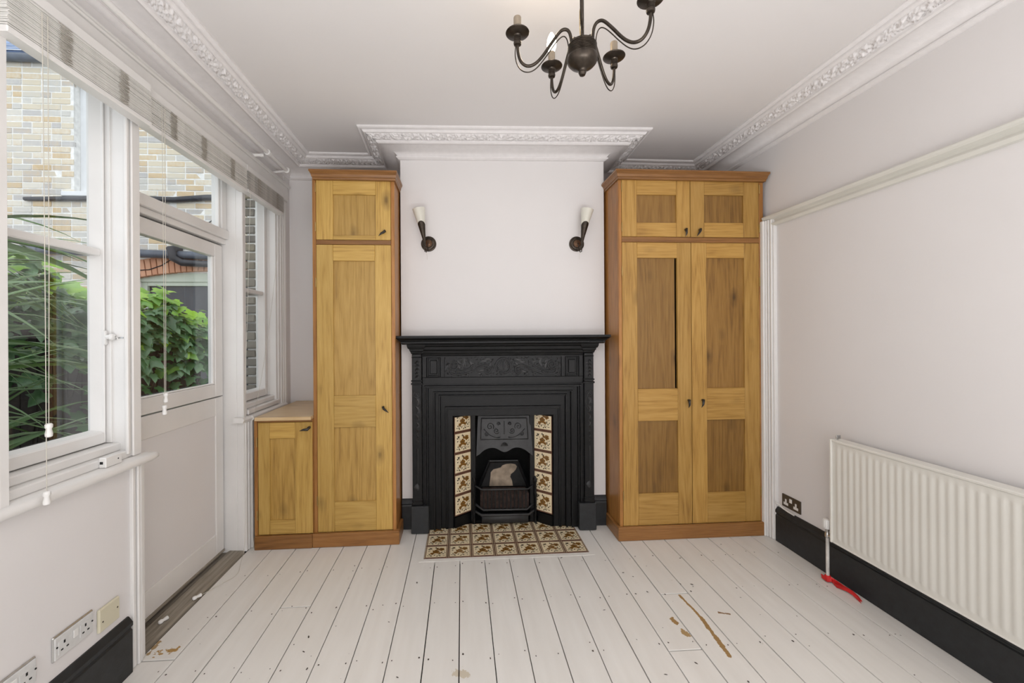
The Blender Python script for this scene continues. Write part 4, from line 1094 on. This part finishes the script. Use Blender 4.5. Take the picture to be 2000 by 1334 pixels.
# ---------------------------------------------------------------- chandelier
CX, CY = .398, 1.313
ch = thing('chandelier', 'dark bronze candle-arm chandelier with one lit bulb hanging from ceiling', 'chandelier', (CX, CY, 2.25))
def cp(name, mb, mat, sm=None, parent=None): return part(name, mb, mat, parent or ch, sm)
Zb = 2.25
rib = [(.038, .132), (.043, .130), (.044, .124)]
z = .124
for k in range(7): rib += [(.0445, z), (.047, z-.002), (.047, z-.0045), (.0445, z-.006)]; z -= .0056
rib = [(.001, .134)]+rib+[(.048, z-.002), (.0495, z-.010), (.047, z-.022), (.038, z-.034), (.026, z-.043), (.016, z-.049), (.012, z-.053), (.011, z-.057), (.0125, z-.061), (.009, z-.070), (.002, z-.073)]
rib = [(r_, .097+(z_-.134)*.88) for r_, z_ in rib]
cp('hub', MB().lathe(rib[::-1], n=32), BRONZE, 35)
cp('stem', MB().tube([(0, 0, .090), (0, 0, 2.785-Zb)], .0065, 12).lathe([(.001, 2.785-Zb-.03), (.03, 2.785-Zb-.028), (.045, 2.785-Zb-.01), (.048, 2.785-Zb-.0005)], n=24), BRONZE, 50)
cp('wire', MB().tube([(-.006, -.004, .094), (-.008, -.003, .16), (-.0065, 0, .20), (-.004, 0, .215)], .0022, 8), BRASS, 60)
for k in range(5):
    a = math.radians((168.7, 105.2, 41, -34.4, -107)[k]); R_ = .2107; ca, sa = math.cos(a), math.sin(a)
    def W(r_, z_, off=0): return (r_*ca-off*sa, r_*sa+off*ca, z_-Zb)
    main = [(.034, 2.335), (.036, 2.374), (.044, 2.394), (.058, 2.399), (.072, 2.392), (.100, 2.356), (.125, 2.320), (.147, 2.297), (.168, 2.287), (.188, 2.291), (.203, 2.310), (.210, 2.34), (.2107, 2.366)]
    def smooth_(P):
        for _ in range(2):
            Q = [P[0]]
            for p_, q_ in zip(P, P[1:]): Q += [(p_[0]*.75+q_[0]*.25, p_[1]*.75+q_[1]*.25), (p_[0]*.25+q_[0]*.75, p_[1]*.25+q_[1]*.75)]
            P = Q+[P[-1]]
        return P
    arm = cp('arm', MB().tube([W(*p) for p in smooth_(main)], .0052, 10), BRONZE, 60)
    thin = [(.044, 2.330), (.046, 2.357), (.054, 2.374), (.066, 2.375), (.085, 2.357), (.120, 2.309), (.147, 2.278), (.170, 2.266), (.195, 2.271), (.213, 2.294), (.220, 2.33), (.216, 2.362)]
    cp('wire', MB().tube([W(*p, .001) for p in smooth_(thin)], .0019, 6), BRONZE, 60, arm)
    p = Vector(W(R_, 2.366))
    cup = [(.0085, -.006), (.012, -.004), (.0135, .002), (.0125, .006)]; zz = .006
    for q_ in range(4): cup += [(.0125, zz+.001), (.0105, zz+.0025), (.0125, zz+.004)]; zz += .0045
    cup += [(.014, .026), (.030, .030), (.0385, .034), (.0395, .0355), (.0385, .0375), (.012, .034)]
    cp('cup', MB().lathe(cup, p, 28), BRONZE, 30, arm)
    cp('candle_tube', MB().lathe([(.0128, .034), (.0130, .085), (.0120, .088), (.0085, .088), (.0085, .080)], p, 18), CANDLE, 40, arm)
    if k == 1:
        cp('bulb', MB().lathe([(.010, .086), (.012, .094), (.0165, .108), (.0178, .120), (.0155, .136), (.0105, .150), (.0050, .160), (.001, .164)], p, 20), BULB, 60, arm)
        l = bpy.data.lights.new('bulb_light', 'POINT'); l.energy = 1.3; l.color = (1, .80, .56); l.shadow_soft_size = .02
        lo = bpy.data.objects.new('bulb_light', l); COL.objects.link(lo); lo.location = Vector((CX, CY, Zb))+p+Vector((0, 0, .19))

# ---------------------------------------------------------------- radiator
rd = thing('radiator', 'long cream ribbed panel radiator on the right wall', 'radiator', (2.06, 1.35, .24))
ry0, ry1, rz0, rz1, rx = .55, 2.137, .240, .808, 2.020
P = []; y = ry0+.03; pitch = .0333; nr = int((ry1-ry0-.06)/pitch); pitch = (ry1-ry0-.06)/nr
pro = [(ry0+.012, 0)]
for k in range(nr):
    for f_, d_ in ((0, 0), (.14, .0002), (.3, .0026), (.5, .0036), (.7, .0026), (.86, .0002)): pro.append((ry0+.03+pitch*(k+f_), d_))
pro += [(ry1-.03, 0), (ry1-.012, 0)]
zr = [(rz0+.004, 0), (rz0+.030, 0), (rz0+.040, 1), (rz1-.050, 1), (rz1-.038, 0), (rz1-.012, 0)]
q = MB(); vs = []
for z_, m_ in zr:
    for (y_, d_) in pro: vs.append((rx+.010-d_*m_, y_, z_))
npr = len(pro)
q.add(vs, [(i*npr+k, i*npr+k+1, (i+1)*npr+k+1, (i+1)*npr+k) for i in range(len(zr)-1) for k in range(npr-1)])
part('ribbed_panel', q, RADW, rd, 40, True)
q = MB(); q.box(rx+.002, rx+.075, ry0, ry0+.013, rz0, rz1, .003); q.box(rx+.002, rx+.075, ry1-.013, ry1, rz0, rz1, .003)
q.box(rx+.004, rx+.075, ry0+.013, ry1-.013, rz1-.014, rz1, .004); q.box(rx+.006, rx+.06, ry0+.013, ry1-.013, rz0, rz0+.008, .003); q.box(rx+.04, rx+.06, ry0+.013, ry1-.013, rz0+.02, rz1-.02)
part('casing', q, RADW, rd, world=True)
part('wall_bracket', MB().box(rx+.07, XR-.0005, 2.05, 2.08, .60, .70).box(rx+.07, XR-.0005, .8, .83, .60, .70), RADW, rd, world=True)
part('bleed_valve', MB().tube([(2.062, 2.128, .79), (2.062, 2.128, .826)], .005, 8).box(2.05, 2.075, 2.118, 2.124, .812, .832, .002), CHROME, rd, world=True)
v = part('thermostatic_valve', MB().lathe([(.004, .245), (.013, .250), (.013, .270), (.009, .275), (.010, .292), (.018, .298)], (2.040, 2.168, 0), 16).tube([(2.04, 2.168, .262), (2.04, 2.13, .262)], .009, 10), CHROME, rd, 50, True)
q = MB().lathe([(.016, .296), (.020, .300), (.0215, .335), (.019, .348), (.010, .352)], (2.040, 2.168, 0), 20)
for k in range(16):
    a = 2*PI*k/16; q.box(2.040+.0205*math.cos(a)-.0015, 2.040+.0205*math.cos(a)+.0015, 2.168+.0205*math.sin(a)-.0015, 2.168+.0205*math.sin(a)+.0015, .305, .343)
part('valve_head', q, PLASTIC, v, 50, True)
part('pipe', MB().tube([(2.040, 2.168, .245), (2.040, 2.168, .001)], .0085, 12), plain('painted_pipe', (.62, .60, .56, 1), .5, var=.15, nscale=30), rd, 60, True)
# red ribbon tied at the pipe foot
q = MB()
def ribbon(pts, w_):
    vs = []
    for k, p in enumerate(pts):
        wv = Vector((0, .2, 1)).normalized()*w_*(1 if k < len(pts)-1 else .2)
        vs += [Vector(p)-wv*.5, Vector(p)+wv*.5]
    vs = [(p[0], p[1], max(.002, p[2])) for p in vs]
    q.add(vs, [(2*k, 2*k+1, 2*k+3, 2*k+2) for k in range(len(pts)-1)])
ribbon([(2.022, 2.19, .020), (2.022, 2.155, .020), (2.045, 2.150, .022), (2.055, 2.12, .016), (2.050, 2.08, .018), (2.060, 2.04, .014), (2.052, 2.0, .012), (2.055, 1.985, .006)], .024)
ribbon([(2.045, 2.15, .016), (2.035, 2.11, .010), (2.050, 2.05, .022), (2.045, 2.0, .012), (2.04, 1.975, .004)], .018)
q.lathe([(.012, .002), (.016, .006), (.016, .030), (.012, .036)], (2.040, 2.168, 0), 12)
one('ribbon', q, RED, 'red plastic ribbon tied round the radiator pipe at the floor', 'ribbon', 60)

# ---------------------------------------------------------------- electrics
def socket_left(y0, y1, z0, z1, label, name='double_socket', cutoff=False):
    x = XL; r = thing(name, label, 'socket', (x, (y0+y1)/2, z0), 0, 'white double sockets on the left wall')
    part('plate_rim', MB().box(x-.001, x+.007, y0, y1, z0, z1, .004), CHROME, r, world=True)
    part('face_plate', MB().box(x+.005, x+.010, y0+.004, y1-.004, z0+.004, z1-.006, .002), SOCKW, r, world=True)
    zm = (z0+z1)/2; yc = (y0+y1)/2
    for s_ in (-1, 1):
        c_ = yc+s_*.040
        part('socket_face', MB().box(x+.009, x+.0115, c_-.022, c_+.022, zm-.026, zm+.020, .001), SOCKW, r, world=True)
        part('pin_slot', MB().box(x+.0112, x+.0122, c_-.004, c_+.002, zm+.004, zm+.014).box(x+.0112, x+.0122, c_-.014, c_-.006, zm-.016, zm-.011).box(x+.0112, x+.0122, c_+.006, c_+.014, zm-.016, zm-.011), DARK, r, world=True)
        part('screw', MB().lathe([(.003, 0), (.003, .0015)], (x+.0105, yc+s_*.067, zm+.004), 8, 'X'), DARK, r, world=True)
    part('switch', MB().box(x+.0105, x+.014, yc-.009, yc+.009, zm-.006, zm+.022, .001), PLASTIC, r, world=True)
    return r
socket_left(1.487, 1.641, .288, .374, 'white double socket with metal rim beside the cream blank plate')
socket_left(1.285, 1.434, .275, .361, 'white double socket cut by the lower left picture edge')
q = thing('blank_plate', 'cream square blanking plate above the left skirting board', 'blank plate', (XL, 1.707, .258))
part('plate', MB().box(XL-.001, XL+.012, 1.660, 1.755, .262, .352, .004), CREAMP, q, world=True)
part('screw', MB().lathe([(.0032, 0), (.0032, .0015)], (XL+.0115, 1.675, .300), 8, 'X').lathe([(.0032, 0), (.0032, .0015)], (XL+.0115, 1.742, .313), 8, 'X'), BROWNP, q, world=True)
q = thing('double_socket', 'brown metal double socket with white inserts above the right skirting', 'socket', (XR, 2.51, .25))
part('face_plate', MB().box(XR-.008, XR+.001, 2.436, 2.584, .252, .333, .002), BROWNP, q, world=True)
for c_ in (2.550, 2.470):
    part('socket_insert', MB().box(XR-.0095, XR-.0075, c_-.018, c_+.018, .268, .284).box(XR-.0095, XR-.0075, c_-.006, c_+.006, .282, .306), PLASTIC, q, world=True)
part('switch', MB().box(XR-.011, XR-.0075, 2.500, 2.520, .295, .320, .001), PLASTIC, q, world=True)
q = MB().tube([(2.088, 2.60, .262), (2.092, 2.585, .258), (2.098, 2.565, .243), (2.100, 2.52, .236), (2.1, 2.47, .234)], .0042, 8).tube([(2.088, 2.60, .262), (2.09, 2.61, .272)], .004, 8)
one('white_cable', q, PLASTIC, 'short white cable lying along the right skirting under the brown socket', 'cable', 60)
q = thing('window_sensor', 'small white contact sensor box on the left window sill', 'sensor', (-1.42, 1.72, .889))
part('case', MB().box(-1.405, -1.378, 1.680, 1.757, .8895, .930, .003), PLASTIC, q, world=True)
part('screw', MB().lathe([(.003, 0), (.003, .001)], (-1.3785, 1.738, .912), 8, 'X').box(-1.3995, -1.388, 1.679, 1.6805, .905, .915), DARK, q, world=True)

# ---------------------------------------------------------------- curtain pole
cp_ = thing('curtain_pole', 'white wooden curtain pole above the window blinds', 'curtain pole', (-1.285, 1.5, 2.61))
part('pole', MB().tube([(-1.285, -.5, 2.622), (-1.285, 3.13, 2.622)], .0125, 14), GLOSSW, cp_, 60, True)
for yb in (2.83,):
    part('bracket', MB().lathe([(.022, 0), (.022, .006), (.011, .018), (.010, .06), (.014, .075), (.012, .09)], (-1.40, yb, 2.605), 16, 'X').lathe([(.014, -.016), (.020, -.014), (.022, 0), (.020, .014), (.014, .016)], (-1.285, yb, 2.622), 18, 'Y'), GLOSSW, cp_, 50, True)
part('end_cup', MB().lathe([(.013, -.02), (.022, -.016), (.024, 0), (.018, .018), (.004, .024)], (-1.285, 3.135, 2.622), 18, 'Y').tube([(-1.285, 3.14, 2.622), (-1.34, 3.14, 2.618), (-1.40, 3.14, 2.61)], .009, 10), GLOSSW, cp_, 50, True)

# ---------------------------------------------------------------- blinds
def blind(y0, y1, zb, zt, xf, label, slatm, tapes, cords, lcol=LADDER, n=22):
    r = thing('venetian_blind', label, 'blind', (xf-.025, (y0+y1)/2, zb), 0, 'raised venetian blinds over the window wall')
    part('bottom_rail', MB().box(xf-.050, xf, y0, y1, zb, zb+.020, .003), GLOSSW, r, world=True)
    part('head_rail', MB().box(xf-.046, xf-.004, y0, y1, zt-.006, zt+.03, .002), GLOSSW, r, world=True)
    sm = MB().box(-.024, .024, -(y1-y0)/2+.002, (y1-y0)/2-.002, -.0021, .0021, .0008).mesh('slat', slatm)
    rng = random.Random(int(y0*100)); H = zt-zb-.030
    for k in range(n):
        put('slat', sm, r, Vector((xf-.025+rng.uniform(-.002, .002), (y0+y1)/2+rng.uniform(-.003, .003), zb+.024+H*k/n))-Vector((xf-.025, (y0+y1)/2, zb)), (rng.uniform(-.002, .002), rng.uniform(-.05, .05), 0))
    for ty in tapes:
        q = MB(); rg = random.Random(int(ty*97))
        for k in range(n+6):
            z_ = zb+.022+H*k/(n+6); pts = [(xf+.001+rg.uniform(0, .002), ty-.022+rg.uniform(-.007, .007), z_), (xf+.003+rg.uniform(0, .002), ty+rg.uniform(-.008, .008), z_-.004), (xf+.001, ty+.022+rg.uniform(-.004, .004), z_+rg.uniform(-.003, .003))]
            q.tube(pts, .0009, 4)
        o_ = part('ladder_cord', q, lcol, r, world=True); o_['kind'] = 'stuff'
    for (cy_, z_end, dx) in cords:
        q = MB(); q.tube([(xf+.004, cy_-.008, zb+.13), (xf+.006, cy_-.006, (zb+z_end)/2), (xf+.005, cy_-.004, z_end)], .0012, 5)
        q.tube([(xf+.004, cy_+.010, zb+.13), (xf+.006, cy_+.007, (zb+z_end)/2), (xf+.005, cy_+.004, z_end+dx)], .0012, 5)
        c_ = part('pull_cord', q, CORD, r, world=True)
        for zz, yy in ((z_end, cy_-.004), (z_end+dx, cy_+.004)):
            part('acorn', MB().lathe([(.006, .002), (.010, -.002), (.010, -.010), (.007, -.016), (.010, -.032), (.009, -.040), (.004, -.043)][::-1], (xf+.005, yy, zz), 14), PLASTIC, c_, 50, True)
    return r
blind(1.30, 1.868, 2.306, 2.462, -1.333, 'raised white venetian blind bunched over the large left window', SLAT, (1.48, 1.72), ((1.405, .905, .215),), n=24)
blind(1.872, 2.700, 2.312, 2.462, -1.352, 'long raised white venetian blind bunched above the door', SLAT, (2.03, 2.26, 2.53), ((1.955, 1.085, .055),), n=24)
blind(2.706, 3.235, 2.318, 2.462, -1.352, 'greyer raised venetian blind with dark stripes over the narrow window', SLATD, (2.85, 3.12), (), n=18)
# long slack cords of the third blind
for pts, lab in (([(-1.353, 2.735, 2.33), (-1.37, 2.72, 1.5), (-1.385, 2.70, .9), (-1.392, 2.73, .5), (-1.39, 2.72, .05), (-1.36, 2.60, .006), (-1.31, 2.48, .004), (-1.36, 2.40, .004), (-1.40, 2.28, .016)], 'slack blind cord hanging by the door post and trailing on the threshold'),
                 ([(-1.352, 3.19, 2.33), (-1.362, 3.02, 1.5), (-1.367, 2.83, .93), (-1.372, 2.76, .84), (-1.366, 2.745, .5), (-1.364, 2.742, .15), (-1.345, 2.735, .05), (-1.35, 2.72, .004)], 'slack blind cord slanting over the narrow window and down the low cabinet side')):
    P = [Vector(p) for p in pts]
    for _ in range(2):
        Q = [P[0]]
        for a, b2 in zip(P, P[1:]): Q += [a.lerp(b2, .25), a.lerp(b2, .75)]
        P = Q+[P[-1]]
    one('blind_cord', MB().tube(P, .0013, 5), CORD, lab, 'cord', 60)
for (x, y, z, rz, lab) in ((-1.405, 2.262, .022, 1.0, 'white cord acorn lying further back on the door threshold'), (-1.452, 2.085, .024, 1.2, 'white cord acorn lying nearest on the worn door threshold')):
    q = MB().lathe([(.004, -.022), (.009, -.018), (.010, -.008), (.0065, 0), (.009, .014), (.009, .02), (.004, .022)], n=14, axis='X')
    o = put('cord_acorn', q.mesh('cord_acorn', PLASTIC, 50), None, (x, y, z), (0, 0, rz)); tag(o, lab, 'cord pull')
